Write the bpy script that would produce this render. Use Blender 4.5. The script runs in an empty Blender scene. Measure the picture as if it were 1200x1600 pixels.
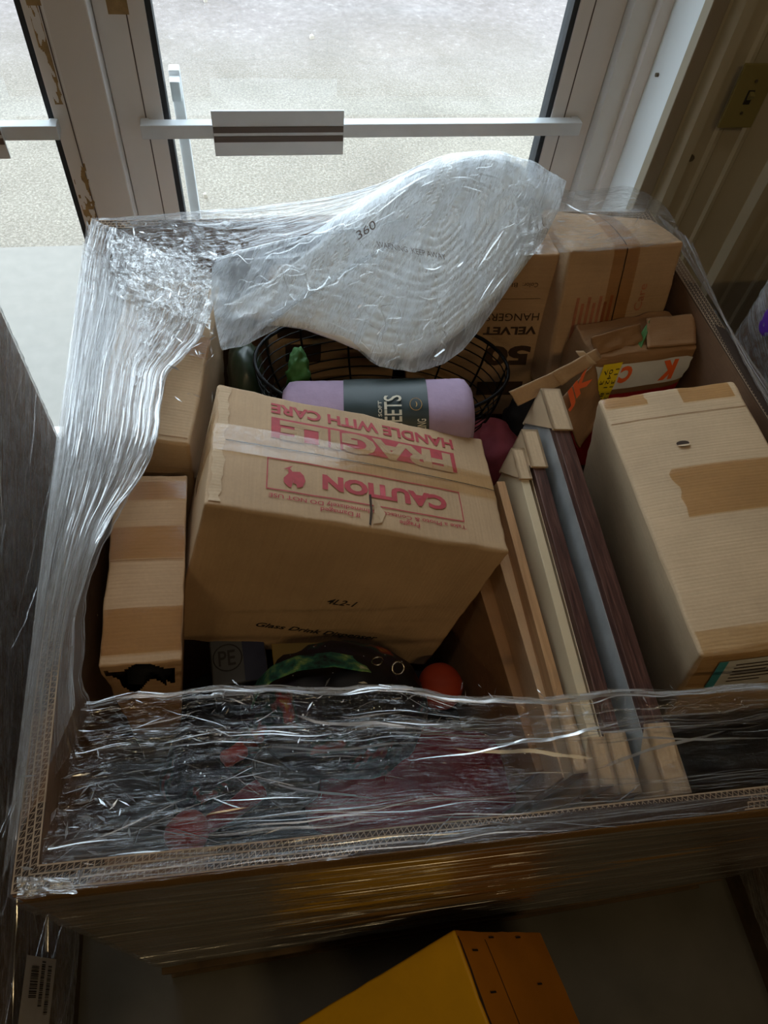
import bpy, bmesh, math, random
import numpy as np
from mathutils import Vector, Matrix, noise as mn
random.seed(7)
SC = bpy.context.scene
COL = SC.collection

# ------------------------------------------------------------------ camera
CAMZ, FPX = 1.8, 1155.0
def cam_axes():
    d = np.array([495 - 600, 1590 - 800, FPX], float); d /= np.linalg.norm(d)
    up = -d
    n = np.array([0.0066 * FPX, FPX, -201 + 0.0066 * 600 + 800])
    X = np.cross(up, n); X /= np.linalg.norm(X)
    if X[0] < 0: X = -X
    Y = np.cross(up, X)
    if Y[2] < 0: Y = -Y
    return np.array([X, Y, up])
RC = cam_axes()
def ray(px, py): return RC @ np.array([px - 600, py - 800, FPX])
def atz(px, py, z):
    r = ray(px, py); return Vector((0, 0, CAMZ)) + Vector(r) * ((z - CAMZ) / r[2])
def aty(px, py, y):
    r = ray(px, py); return Vector((0, 0, CAMZ)) + Vector(r) * (y / r[1])
cd = bpy.data.cameras.new('camera'); cam = bpy.data.objects.new('camera', cd); COL.objects.link(cam)
cd.sensor_fit = 'VERTICAL'; cd.sensor_height = 24; cd.lens = 24 * FPX / 1600
m = Matrix.Identity(4)
for i in range(3):
    m[i][0] = RC[i, 0]; m[i][1] = -RC[i, 1]; m[i][2] = -RC[i, 2]
m[2][3] = CAMZ
cam.matrix_world = m; cd.clip_start = .02
SC.camera = cam

# ------------------------------------------------------------------ light
w = bpy.data.worlds.new('world'); SC.world = w; w.use_nodes = True
bg = w.node_tree.nodes['Background']
bg.inputs[0].default_value = (.78, .90, 1.04, 1); bg.inputs[1].default_value = 3.2
def area(name, loc, rot, sx, sy, power, col, portal=False):
    l = bpy.data.lights.new(name, 'AREA'); l.shape = 'RECTANGLE'; l.size = sx; l.size_y = sy
    l.energy = power; l.color = col
    if portal: l.cycles.is_portal = True
    o = bpy.data.objects.new(name, l); COL.objects.link(o); o.location = loc; o.rotation_euler = rot
    return o
#area('door_daylight_portal', (-.55, 1.61, 1.1), (math.radians(-90), 0, 0), 2.9, 2.25, 1, (1, 1, 1), True)
area('ceiling_lamp_light', (.5, -1.6, 3.35), (0, 0, 0), .7, .10, 7, (1, .74, .38))
area('interior_fill_light', (-.2, .35, 3.35), (0, 0, 0), 2.4, .3, 3, (1, .93, .84))  # added soft fill to lift door frames and box tops, not a known fixture
area('ceiling_lamp_light.001', (-1.3, -2.6, 3.35), (0, 0, 0), .7, .10, 6, (1, .74, .38))
SC.view_settings.view_transform = 'Standard'
SC.view_settings.look = 'None'
SC.view_settings.exposure = 0.65
SC.view_settings.gamma = 1
SC.view_settings.use_curve_mapping = False
try:
    SC.cycles.transparent_max_bounces = 32; SC.cycles.max_bounces = 8
    SC.cycles.sample_clamp_indirect = 6
except Exception: pass

# ------------------------------------------------------------------ materials
def lin(r, g, b):
    f = lambda c: (c / 255 / 12.92) if c / 255 <= .04045 else ((c / 255 + .055) / 1.055) ** 2.4
    return (f(r), f(g), f(b), 1)
class NT:
    def __init__(s, name):
        s.m = bpy.data.materials.new(name); s.m.use_nodes = True; s.t = s.m.node_tree
        s.t.nodes.clear(); s.out = s.n('ShaderNodeOutputMaterial')
    def n(s, typ, **kw):
        nd = s.t.nodes.new(typ)
        for k, v in kw.items():
            if k.startswith('i_'):
                k2 = k[2:]; k2 = int(k2) if k2.isdigit() else k2.replace('_', ' ')
                nd.inputs[k2].default_value = v
            else: setattr(nd, k, v)
        return nd
    def l(s, a, b): s.t.links.new(a, b)
def mapping(N, kind='UV', scale=(1, 1, 1), rot=(0, 0, 0)):
    tc = N.n('ShaderNodeTexCoord'); mp = N.n('ShaderNodeMapping')
    mp.inputs['Scale'].default_value = scale; mp.inputs['Rotation'].default_value = rot
    N.l(tc.outputs[kind], mp.inputs[0]); return mp.outputs[0]
def noise_n(N, vec, scale, detail=4, rough=.55, dist=0):
    t = N.n('ShaderNodeTexNoise'); t.inputs['Scale'].default_value = scale; t.inputs['Detail'].default_value = detail
    t.inputs['Roughness'].default_value = rough; t.inputs['Distortion'].default_value = dist
    if vec: N.l(vec, t.inputs['Vector'])
    return t.outputs[0]
def ramp(N, fac, stops):
    r = N.n('ShaderNodeValToRGB'); N.l(fac, r.inputs[0]); e = r.color_ramp.elements
    while len(e) < len(stops): e.new(.5)
    for el, (p, c) in zip(e, stops):
        el.position = p; el.color = c if len(c) == 4 else (*c, 1)
    return r.outputs[0]
def math_n(N, op, a, b=None, clamp=False):
    t = N.n('ShaderNodeMath', operation=op, use_clamp=clamp)
    for i, v in enumerate((a, b)):
        if v is None: continue
        if isinstance(v, (int, float)): t.inputs[i].default_value = v
        else: N.l(v, t.inputs[i])
    return t.outputs[0]
def bump(N, h, strength, dist=.001):
    b = N.n('ShaderNodeBump'); b.inputs['Strength'].default_value = strength; b.inputs['Distance'].default_value = dist
    N.l(h, b.inputs['Height']); return b.outputs[0]
def princ(N, **kw):
    p = N.n('ShaderNodeBsdfPrincipled')
    for k, v in kw.items():
        k = k.replace('_', ' ')
        if hasattr(v, 'is_linked') or isinstance(v, bpy.types.NodeSocket): N.l(v, p.inputs[k])
        else: p.inputs[k].default_value = v
    N.l(p.outputs[0], N.out.inputs[0]); return p
def plain(name, col, rough=.6, metal=0, nscale=0, namp=.12, bstr=0, kind='Object', spec=.5, coat=0):
    N = NT(name)
    if nscale:
        v = mapping(N, kind); f = noise_n(N, v, nscale)
        a = tuple(c * (1 - namp) for c in col[:3]); b = tuple(min(1, c * (1 + namp)) for c in col[:3])
        c = ramp(N, f, [(.3, a), (.7, b)])
    else: c = col
    p = princ(N, Base_Color=c, Roughness=rough, Metallic=metal)
    p.inputs['Specular IOR Level'].default_value = spec
    p.inputs['Coat Weight'].default_value = coat
    if bstr and nscale:
        N.l(bump(N, noise_n(N, v, nscale * 2.2, 6), bstr, .002), p.inputs['Normal'])
    return N.m

def cardboard(name, col, flute_dir=0, fl=.13):
    """kraft board: flutes show as fine parallel ridges, faint stains, creases"""
    N = NT(name)
    v = mapping(N, 'UV')
    stain = noise_n(N, v, 7, 5, .6); fine = noise_n(N, v, 220, 3, .7)
    sx = mapping(N, 'UV', (1, 26, 1) if flute_dir == 0 else (26, 1, 1))
    band = noise_n(N, sx, 7, 3, .6)
    c1 = tuple(c * .80 for c in col[:3]); c2 = tuple(min(1, c * 1.14) for c in col[:3])
    s = math_n(N, 'ADD', math_n(N, 'MULTIPLY', stain, .55), math_n(N, 'ADD', math_n(N, 'MULTIPLY', band, .16), math_n(N, 'MULTIPLY', fine, .15)))
    c = ramp(N, s, [(.34, c1), (.66, c2)])
    p = princ(N, Base_Color=c, Roughness=.72)
    p.inputs['Specular IOR Level'].default_value = .35
    wv = N.n('ShaderNodeTexWave', wave_type='BANDS', bands_direction='Y' if flute_dir == 0 else 'X')
    wv.inputs['Scale'].default_value = 58; wv.inputs['Distortion'].default_value = .6; wv.inputs['Detail'].default_value = 1
    N.l(v, wv.inputs['Vector'])
    h = math_n(N, 'ADD', math_n(N, 'MULTIPLY', wv.outputs[1], fl), math_n(N, 'ADD', math_n(N, 'MULTIPLY', band, .9), math_n(N, 'MULTIPLY', stain, 3)))
    N.l(bump(N, h, .5, .0012), p.inputs['Normal'])
    return N.m
KRAFT = lin(196, 156, 116)
M = {}
M['kraft'] = cardboard('kraft_cardboard', lin(196, 160, 122))
M['kraft_x'] = cardboard('kraft_cardboard_cross', lin(196, 162, 124), 1)
M['kraft_light'] = cardboard('kraft_cardboard_light', lin(208, 178, 142), 0, .2)
M['kraft_dark'] = cardboard('kraft_cardboard_brown', lin(158, 118, 80))
M['bin_board'] = cardboard('bin_wall_board', lin(122, 92, 68), 1, .2)
M['bin_yellow_reflection'] = cardboard('bin_front_reflection_tint', lin(146, 112, 66), 1, .2)  # front board warmed to ochre: yellow box's reflection put into its colour
M['flute'] = plain('corrugated_edge_board', lin(160, 136, 110), .8, 0, 60, .2)
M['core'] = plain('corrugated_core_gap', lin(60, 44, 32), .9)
M['yellow'] = plain('yellow_printed_board', lin(214, 158, 8), .5, 0, 9, .1, .2)
M['orange_board'] = plain('ochre_printed_board', lin(196, 122, 22), .5, 0, 9, .12, .2)
M['red_print'] = plain('red_ink', lin(176, 62, 66), .7, 0, 90, .14)
M['faded_red'] = plain('faded_red_ink', lin(176, 112, 82), .7, 0, 50, .2)
M['black_print'] = plain('black_ink', lin(38, 32, 28), .7)
M['brown_print'] = plain('dark_brown_ink', lin(66, 46, 30), .7)
M['crimson'] = plain('crimson_printed_board', lin(176, 26, 26), .45, 0, 20, .15, .3)
M['orange_ink'] = plain('orange_ink', lin(232, 98, 42), .6)
M['label_yellow'] = plain('yellow_label_paper', lin(232, 204, 24), .5)
M['label_white'] = plain('white_label_paper', lin(206, 204, 200), .5, 0, 30, .06)
M['label_teal'] = plain('teal_label_edge', lin(70, 150, 160), .5)
M['lavender'] = plain('lavender_cotton', lin(176, 152, 178), .85, 0, 40, .07, .35)
M['dark_green'] = plain('dark_green_sleeve', lin(34, 48, 46), .45, 0, 30, .08)
M['cream_ink'] = plain('cream_ink', lin(214, 206, 184), .6)
M['gold_ink'] = plain('gold_ink', lin(214, 168, 92), .5)
M['wire'] = plain('black_wire', lin(24, 24, 26), .4, .6)
M['aluminium'] = plain('grey_painted_aluminium', lin(214, 208, 202), .42, .1, 5, .05, .05)
M['aluminium_light'] = plain('pale_painted_aluminium', lin(214, 214, 212), .45, 0, 5, .03)
M['bar_metal'] = plain('brushed_bar_metal', lin(206, 210, 212), .38, .1, 14, .06)
M['bar_groove'] = plain('bar_groove', lin(92, 80, 72), .5, .2)
M['gasket'] = plain('black_gasket', lin(34, 38, 42), .6)
M['white_trim'] = plain('white_painted_trim', lin(226, 230, 230), .5, 0, 4, .03)
M['residue'] = plain('brown_tape_residue', lin(146, 118, 74), .7, 0, 40, .3, .4)
M['beige_trim'] = plain('beige_metal_trim', lin(150, 138, 118), .5, .1)
M['liner'] = plain('beige_liner_panel', lin(186, 176, 150), .42, .15, 3, .05)
M['plate'] = plain('ivory_switch_plastic', lin(128, 116, 66), .4)
M['screw'] = plain('dull_screw', lin(110, 100, 84), .4, .6)
M['walnut'] = None
M['canvas'] = plain('grey_canvas', lin(150, 150, 148), .85, 0, 16, .22, .4)
M['cream_board'] = plain('cream_mat_board', lin(206, 186, 152), .75, 0, 12, .06, .2)
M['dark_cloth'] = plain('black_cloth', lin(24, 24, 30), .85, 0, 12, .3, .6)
M['red_cloth'] = plain('dark_red_cloth', lin(140, 20, 36), .8, 0, 14, .2, .5)
M['grey_plastic'] = plain('dark_grey_plastic', lin(70, 70, 68), .5, 0, 10, .1)
M['red_plastic'] = plain('red_plastic', lin(190, 50, 34), .6, 0, 30, .15, .3)
M['orange_plastic'] = plain('orange_plastic', lin(160, 52, 18), .7, 0, 10, .1)
M['pink_cloth'] = plain('dusty_pink_cloth', lin(150, 66, 78), .85, 0, 30, .15, .4)
M['navy'] = plain('navy_packaging', lin(24, 28, 52), .5)
M['mustard'] = plain('mustard_packaging', lin(150, 118, 40), .5, 0, 10, .1)
M['leaf'] = plain('green_leaf', lin(66, 118, 54), .6, 0, 30, .2)
M['wood_pallet'] = plain('rough_pallet_wood', lin(84, 66, 46), .85, 0, 22, .3, .5)
M['steel'] = plain('bright_steel', lin(200, 196, 184), .25, 1)
M['room_paint'] = plain('room_paint', lin(126, 120, 108), .8, 0, 2, .06)
M['green_bag'] = plain('dark_green_plastic', lin(44, 58, 44), .3, 0, 10, .3, .5)

def mat_wood():
    N = NT('dark_walnut_veneer'); v = mapping(N, 'UV', (3, 60, 1)); f = noise_n(N, v, 4, 6, .65, .8)
    c = ramp(N, f, [(.3, lin(48, 30, 26)), (.52, lin(82, 54, 46)), (.75, lin(122, 88, 76))])
    p = princ(N, Base_Color=c, Roughness=.38); N.l(bump(N, f, .2, .0006), p.inputs['Normal']); return N.m
M['walnut'] = mat_wood()
def mat_pine():
    N = NT('pale_pine'); v = mapping(N, 'UV', (3, 50, 1)); f = noise_n(N, v, 3, 5, .6, .6)
    c = ramp(N, f, [(.3, lin(158, 116, 76)), (.7, lin(196, 152, 106))])
    princ(N, Base_Color=c, Roughness=.6); return N.m
M['pine'] = mat_pine()
def mat_galaxy():
    N = NT('galaxy_print_cloth'); v = mapping(N, 'Object')
    a = noise_n(N, v, 9, 4, .6, .6); b = noise_n(N, v, 5.2, 2, .5)
    col = ramp(N, a, [(.46, lin(9, 9, 14)), (.54, lin(28, 18, 40)), (.59, lin(16, 58, 52)), (.65, lin(140, 44, 40)), (.72, lin(206, 178, 70))])
    vo = N.n('ShaderNodeTexVoronoi'); vo.inputs['Scale'].default_value = 70; N.l(v, vo.inputs['Vector'])
    st = math_n(N, 'LESS_THAN', vo.outputs[0], .10)
    mx = N.n('ShaderNodeMix', data_type='RGBA'); N.l(st, mx.inputs[0]); N.l(col, mx.inputs[6]); mx.inputs[7].default_value = lin(190, 200, 210)
    p = princ(N, Base_Color=mx.outputs[2], Roughness=.55); N.l(bump(N, b, .4, .004), p.inputs['Normal']); return N.m
M['galaxy'] = mat_galaxy()
def mat_teal():
    N = NT('speckled_teal_strap'); v = mapping(N, 'Object')
    a = noise_n(N, v, 34, 4, .6, .3)
    col = ramp(N, a, [(.36, lin(18, 34, 44)), (.5, lin(36, 110, 92)), (.62, lin(120, 160, 90)), (.72, lin(220, 222, 190))])
    princ(N, Base_Color=col, Roughness=.6); return N.m
M['teal_strap'] = mat_teal()
def mat_ground():
    N = NT('gravel_asphalt'); v = mapping(N, 'Object')
    a = noise_n(N, v, 95, 6, .85); b = noise_n(N, v, 1.1, 5, .6, .4); cc = noise_n(N, v, 30, 4, .7)
    sep = N.n('ShaderNodeSeparateXYZ'); N.l(v, sep.inputs[0])
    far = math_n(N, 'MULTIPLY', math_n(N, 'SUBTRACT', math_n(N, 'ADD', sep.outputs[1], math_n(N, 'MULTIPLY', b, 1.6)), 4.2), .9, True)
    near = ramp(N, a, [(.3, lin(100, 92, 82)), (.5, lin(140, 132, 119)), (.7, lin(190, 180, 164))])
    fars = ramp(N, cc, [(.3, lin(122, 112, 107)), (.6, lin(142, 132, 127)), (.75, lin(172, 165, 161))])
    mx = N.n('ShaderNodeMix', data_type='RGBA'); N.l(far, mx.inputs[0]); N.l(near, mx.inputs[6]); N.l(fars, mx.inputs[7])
    dk = ramp(N, b, [(.35, (.78, .76, .75)), (.6, (1.05, 1.05, 1.05))])
    m2 = N.n('ShaderNodeMix', data_type='RGBA', blend_type='MULTIPLY'); m2.inputs[0].default_value = 1; N.l(mx.outputs[2], m2.inputs[6]); N.l(dk, m2.inputs[7])
    p = princ(N, Base_Color=m2.outputs[2], Roughness=.9); N.l(bump(N, a, .6, .006), p.inputs['Normal']); return N.m
M['ground'] = mat_ground()
M['slab'] = plain('pale_concrete_slab', lin(142, 137, 129), .85, 0, 22, .05, .3)
M['floor'] = plain('indoor_concrete', lin(84, 80, 72), .55, 0, 7, .16, .2)
M['white_disc'] = plain('white_coiled_rope', lin(242, 244, 244), .8, 0, 60, .02, .05)

def schlick(N, normal=None):
    lw = N.n('ShaderNodeLayerWeight'); lw.inputs[0].default_value = .5
    if normal: N.l(normal, lw.inputs['Normal'])
    return math_n(N, 'ADD', math_n(N, 'MULTIPLY', math_n(N, 'POWER', lw.outputs['Facing'], 5), .95), .045)
def film_mat(name, su, sv, gloss=.3, milk=.2, bstr=.6, rough=.10, through=(.965, .96, .95, 1), lines=.5, bdist=.0016, base=.02, fres=1.0, lw=1.0, milkcol=(.88, .90, .92, 1)):
    """clear stretch film: thin and see-through, with fine glossy folds; whiter where layers bunch up"""
    N = NT(name)
    v = mapping(N, 'UV', (su, sv, 1))
    s1 = noise_n(N, v, 1.0, 6, .66, .3)
    v2 = mapping(N, 'UV', (su * 2.2, sv * 3.1, 1)); s2 = noise_n(N, v2, 1.0, 5, .65, .6)
    v3 = mapping(N, 'UV', (26, 30, 1)); s3 = noise_n(N, v3, 1.0, 4, .6, 1.0)
    h = math_n(N, 'ADD', math_n(N, 'MULTIPLY', s1, 1.0), math_n(N, 'ADD', math_n(N, 'MULTIPLY', s2, .5), math_n(N, 'MULTIPLY', s3, 1.6)))
    nb = bump(N, h, bstr, bdist)
    def line(src, wid):
        return math_n(N, 'SUBTRACT', 1, math_n(N, 'MULTIPLY', math_n(N, 'ABSOLUTE', math_n(N, 'SUBTRACT', src, .5)), 1 / wid), True)
    L = math_n(N, 'MAXIMUM', line(s1, .035 * lw), math_n(N, 'MULTIPLY', line(s2, .05 * lw), .8))
    patch_ = ramp(N, s3, [(.5 - lines * .4, (0, 0, 0)), (.5 + lines * .4, (1, 1, 1))])
    at = N.n('ShaderNodeAttribute', attribute_name='dens'); dens = at.outputs[2]
    LD = math_n(N, 'MULTIPLY', math_n(N, 'MULTIPLY', L, math_n(N, 'ADD', math_n(N, 'MULTIPLY', patch_, .8), .2)), dens)
    tr = N.n('ShaderNodeBsdfTransparent'); tr.inputs[0].default_value = through
    gl = N.n('ShaderNodeBsdfGlossy'); gl.inputs['Roughness'].default_value = rough; N.l(nb, gl.inputs['Normal'])
    frn = schlick(N, nb)
    gf = math_n(N, 'MINIMUM', math_n(N, 'ADD', math_n(N, 'MULTIPLY', frn, fres), math_n(N, 'MULTIPLY', LD, gloss)), .85)
    m1 = N.n('ShaderNodeMixShader'); N.l(gf, m1.inputs[0]); N.l(tr.outputs[0], m1.inputs[1]); N.l(gl.outputs[0], m1.inputs[2])
    df = N.n('ShaderNodeBsdfDiffuse'); df.inputs[0].default_value = milkcol
    tl = N.n('ShaderNodeBsdfTranslucent'); tl.inputs[0].default_value = milkcol
    m3 = N.n('ShaderNodeMixShader'); m3.inputs[0].default_value = .5; N.l(df.outputs[0], m3.inputs[1]); N.l(tl.outputs[0], m3.inputs[2])
    mf = math_n(N, 'MINIMUM', math_n(N, 'ADD', math_n(N, 'MULTIPLY', LD, milk), math_n(N, 'MULTIPLY', dens, base)), .95)
    m2 = N.n('ShaderNodeMixShader'); N.l(mf, m2.inputs[0]); N.l(m1.outputs[0], m2.inputs[1]); N.l(m3.outputs[0], m2.inputs[2])
    N.l(m2.outputs[0], N.out.inputs[0])
    return N.m
M['film_front'] = film_mat('clear_stretch_film_front', 3, 130, .30, .04, rough=.09, base=.01, fres=3.6)
M['film_lap'] = film_mat('clear_stretch_film_loose', 4, 80, .65, .01, rough=.06, base=.0, fres=.25, bstr=.7, lines=.25, bdist=.003, lw=.28)
M['film_left'] = film_mat('clear_stretch_film_bunched', 1.6, 170, .40, .75, rough=.2, base=.12, lines=1.2, fres=1.4)
M['film_over'] = film_mat('clear_stretch_film_over', 6, 50, .50, .25, base=.03, fres=1.5, bstr=.8, bdist=.003)
M['film_neigh'] = film_mat('clear_stretch_film_tight', 2.5, 110, .30, .40, rough=.22, base=.08)
M['bag_film'] = film_mat('milky_plastic_bag', 4, 16, .30, .55, rough=.34, base=.20, bdist=.002, bstr=.6, lines=1.0, fres=2.2, milkcol=(.86, .93, 1.0, 1))
M['clear_tape'] = film_mat('clear_packing_tape', 30, 50, .06, .04, rough=.12, through=(.95, .88, .76, 1), bdist=.0005, base=.005, fres=.9)
M['brown_tape'] = film_mat('brown_packing_tape', 30, 60, .06, .03, rough=.2, through=(.90, .78, .62, 1), bdist=.0005, base=.0, fres=1.6)
def glass_mat():
    N = NT('door_glass'); tr = N.n('ShaderNodeBsdfTransparent'); tr.inputs[0].default_value = (.95, .97, .96, 1)
    gl = N.n('ShaderNodeBsdfGlossy'); gl.inputs['Roughness'].default_value = 0
    m1 = N.n('ShaderNodeMixShader'); N.l(schlick(N), m1.inputs[0])
    N.l(tr.outputs[0], m1.inputs[1]); N.l(gl.outputs[0], m1.inputs[2]); N.l(m1.outputs[0], N.out.inputs[0]); return N.m
M['glass'] = glass_mat()

# ------------------------------------------------------------------ object helpers
def tag(o, label=None, cat=None, group=None, kind=None):
    if label: o['label'] = label
    if cat: o['category'] = cat
    if group: o['group'] = group
    if kind: o['kind'] = kind
    return o
def empty(name, loc, label=None, cat=None, group=None, kind=None):
    o = bpy.data.objects.new(name, None); COL.objects.link(o); o.location = loc; o.empty_display_size = .05
    return tag(o, label, cat, group, kind)
def link(name, me, mat, parent=None, smooth=False):
    o = bpy.data.objects.new(name, me); COL.objects.link(o)
    if mat: me.materials.append(mat)
    if parent:
        o.parent = parent; bpy_off = parent_world(parent)
        for v in me.vertices: v.co -= bpy_off
    if smooth:
        me.polygons.foreach_set('use_smooth', [True] * len(me.polygons))
    return o
def parent_world(p):
    v = Vector((0, 0, 0))
    while p: v += p.location; p = p.parent
    return v
def from_data(name, verts, faces, mat, parent=None, uvs=None, smooth=False, dens=None):
    me = bpy.data.meshes.new(name); me.from_pydata([tuple(v) for v in verts], [], faces)
    if uvs is not None:
        ul = me.uv_layers.new(name='UVMap')
        arr = np.zeros(len(me.loops) * 2, dtype=np.float32); li = np.zeros(len(me.loops), dtype=np.int32)
        me.loops.foreach_get('vertex_index', li)
        U = np.asarray(uvs, dtype=np.float32); arr[0::2] = U[li, 0]; arr[1::2] = U[li, 1]
        ul.data.foreach_set('uv', arr)
    if dens is not None:
        a = me.attributes.new('dens', 'FLOAT', 'POINT'); a.data.foreach_set('value', np.asarray(dens, dtype=np.float32).ravel())
    return link(name, me, mat, parent, smooth)
class MB:
    def __init__(s): s.b = bmesh.new(); s.uv = s.b.loops.layers.uv.new('UVMap')
    def hexa(s, c8):
        """8 corners: bottom fl fr br bl, top fl fr br bl"""
        vs = [s.b.verts.new(c) for c in c8]
        for q in ((3, 2, 1, 0), (4, 5, 6, 7), (0, 1, 5, 4), (1, 2, 6, 5), (2, 3, 7, 6), (3, 0, 4, 7)):
            f = s.b.faces.new([vs[i] for i in q])
            a = (f.verts[1].co - f.verts[0].co); bb = (f.verts[3].co - f.verts[0].co)
            la, lb = a.length, bb.length
            uvl = [(0, 0), (la, 0), (la, lb), (0, lb)]
            if lb > la: uvl = [(0, 0), (0, la), (lb, la), (lb, 0)]
            for L, t in zip(f.loops, uvl): L[s.uv].uv = t
        return vs
    def box(s, x0, x1, y0, y1, z0, z1):
        return s.hexa([(x0, y0, z0), (x1, y0, z0), (x1, y1, z0), (x0, y1, z0), (x0, y0, z1), (x1, y0, z1), (x1, y1, z1), (x0, y1, z1)])
    def tube(s, pts, r, seg=8, closed=False, cap=True):
        pts = [Vector(p) for p in pts]; n = len(pts); rings = []
        ref = Vector((0, 0, 1))
        for i, p in enumerate(pts):
            if closed: t = pts[(i + 1) % n] - pts[i - 1]
            else: t = pts[min(i + 1, n - 1)] - pts[max(i - 1, 0)]
            t.normalize()
            a = t.cross(ref)
            if a.length < .05: a = t.cross(Vector((1, 0, 0)))
            a.normalize(); b = t.cross(a)
            rr = r[i] if isinstance(r, (list, tuple)) else r
            rings.append([s.b.verts.new(p + (a * math.cos(2 * math.pi * k / seg) + b * math.sin(2 * math.pi * k / seg)) * rr) for k in range(seg)])
        rng = range(n) if closed else range(n - 1)
        for i in rng:
            A, B = rings[i], rings[(i + 1) % n]
            for k in range(seg): s.b.faces.new([A[k], A[(k + 1) % seg], B[(k + 1) % seg], B[k]])
        if not closed and cap:
            s.b.faces.new(rings[0]); s.b.faces.new(rings[-1][::-1])
    def build(s, name, mat, parent=None, smooth=False, bev=0):
        bmesh.ops.recalc_face_normals(s.b, faces=s.b.faces)
        if bev:
            bmesh.ops.bevel(s.b, geom=list(s.b.edges), offset=bev, segments=2, profile=.6, affect='EDGES')
        me = bpy.data.meshes.new(name); s.b.to_mesh(me); s.b.free()
        return link(name, me, mat, parent, smooth)
def boxobj(name, mat, x0, x1, y0, y1, z0, z1, parent=None, bev=0, **kw):
    b = MB(); b.box(x0, x1, y0, y1, z0, z1); o = b.build(name, mat, parent, bev=bev)
    return tag(o, **kw) if kw else o

# vectorised gradient noise
_rng = np.random.RandomState(3); _perm = _rng.permutation(512); _ang = _rng.rand(512) * 2 * np.pi
def perlin(x, y, seed=0):
    xi = np.floor(x).astype(int); yi = np.floor(y).astype(int); xf = x - xi; yf = y - yi
    def g(ix, iy, dx, dy):
        h = _perm[(_perm[(ix + seed * 17) & 511] + iy) & 511]; a = _ang[h]
        return np.cos(a) * dx + np.sin(a) * dy
    u = xf * xf * xf * (xf * (xf * 6 - 15) + 10); v = yf * yf * yf * (yf * (yf * 6 - 15) + 10)
    n00 = g(xi, yi, xf, yf); n10 = g(xi + 1, yi, xf - 1, yf); n01 = g(xi, yi + 1, xf, yf - 1); n11 = g(xi + 1, yi + 1, xf - 1, yf - 1)
    return (n00 * (1 - u) + n10 * u) * (1 - v) + (n01 * (1 - u) + n11 * u) * v
def ridged(x, y, seed=0, oct=3):
    s = 0; a = 1; t = 0
    for o in range(oct):
        s = s + a * (1 - np.minimum(1, np.abs(perlin(x, y, seed + o)) * 3.2)) ** 2; t += a; a *= .5; x = x * 2.03; y = y * 2.03
    return s / t
def sheet(name, P, mat, parent, uv, disp=None, dens=None, thick=0, mask=None):
    """P (nu,nv,3) grid -> mesh, displaced along its normals by disp (nu,nv)"""
    P = np.array(P, float); nu, nv = P.shape[:2]
    du = np.gradient(P, axis=0); dv = np.gradient(P, axis=1)
    n = np.cross(du, dv); n /= (np.linalg.norm(n, axis=2, keepdims=True) + 1e-12)
    if disp is not None: P = P + n * disp[..., None]
    idx = np.arange(nu * nv).reshape(nu, nv)
    F = np.stack([idx[:-1, :-1], idx[1:, :-1], idx[1:, 1:], idx[:-1, 1:]], -1).reshape(-1, 4)
    if mask is not None:
        mm = mask[:-1, :-1] & mask[1:, :-1] & mask[1:, 1:] & mask[:-1, 1:]
        F = F[mm.reshape(-1)]
    if dens is None: dens = np.ones((nu, nv))
    o = from_data(name, P.reshape(-1, 3), F.tolist(), mat, parent, np.asarray(uv).reshape(-1, 2), True, dens)
    if mask is not None:
        b = bmesh.new(); b.from_mesh(o.data); bmesh.ops.delete(b, geom=[v for v in b.verts if not v.link_faces], context='VERTS'); b.to_mesh(o.data); b.free()
    if thick:
        md = o.modifiers.new('thickness', 'SOLIDIFY'); md.thickness = thick
    return o
def poly_interp(pts, n, sm=1):
    pts = np.array([list(p) for p in pts], float); d = np.r_[0, np.cumsum(np.linalg.norm(np.diff(pts, axis=0), axis=1))]
    t = np.linspace(0, d[-1], n)
    out = np.stack([np.interp(t, d, pts[:, k]) for k in range(pts.shape[1])], 1)
    k = max(1, int(sm * n / (len(pts) * 3)))
    if k > 1:
        pad = np.concatenate([np.repeat(out[:1], k, 0), out, np.repeat(out[-1:], k, 0)])
        ker = np.ones(2 * k + 1) / (2 * k + 1)
        out = np.stack([np.convolve(pad[:, j], ker, 'valid') for j in range(out.shape[1])], 1)
    return out

def fold_mat():
    N = NT('film_fold'); tr = N.n('ShaderNodeBsdfTransparent'); gl = N.n('ShaderNodeBsdfGlossy'); gl.inputs['Roughness'].default_value = .16
    tl = N.n('ShaderNodeBsdfTranslucent'); tl.inputs[0].default_value = (.9, .92, .94, 1); df = N.n('ShaderNodeBsdfDiffuse'); df.inputs[0].default_value = (.9, .92, .94, 1)
    a = N.n('ShaderNodeMixShader'); a.inputs[0].default_value = .5; N.l(tl.outputs[0], a.inputs[1]); N.l(df.outputs[0], a.inputs[2])
    b_ = N.n('ShaderNodeMixShader'); b_.inputs[0].default_value = .55; N.l(a.outputs[0], b_.inputs[1]); N.l(gl.outputs[0], b_.inputs[2])
    c_ = N.n('ShaderNodeMixShader'); at = N.n('ShaderNodeAttribute', attribute_name='dens'); N.l(at.outputs[2], c_.inputs[0])
    N.l(tr.outputs[0], c_.inputs[1]); N.l(b_.outputs[0], c_.inputs[2]); N.l(c_.outputs[0], N.out.inputs[0]); return N.m
M['fold'] = fold_mat()
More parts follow.
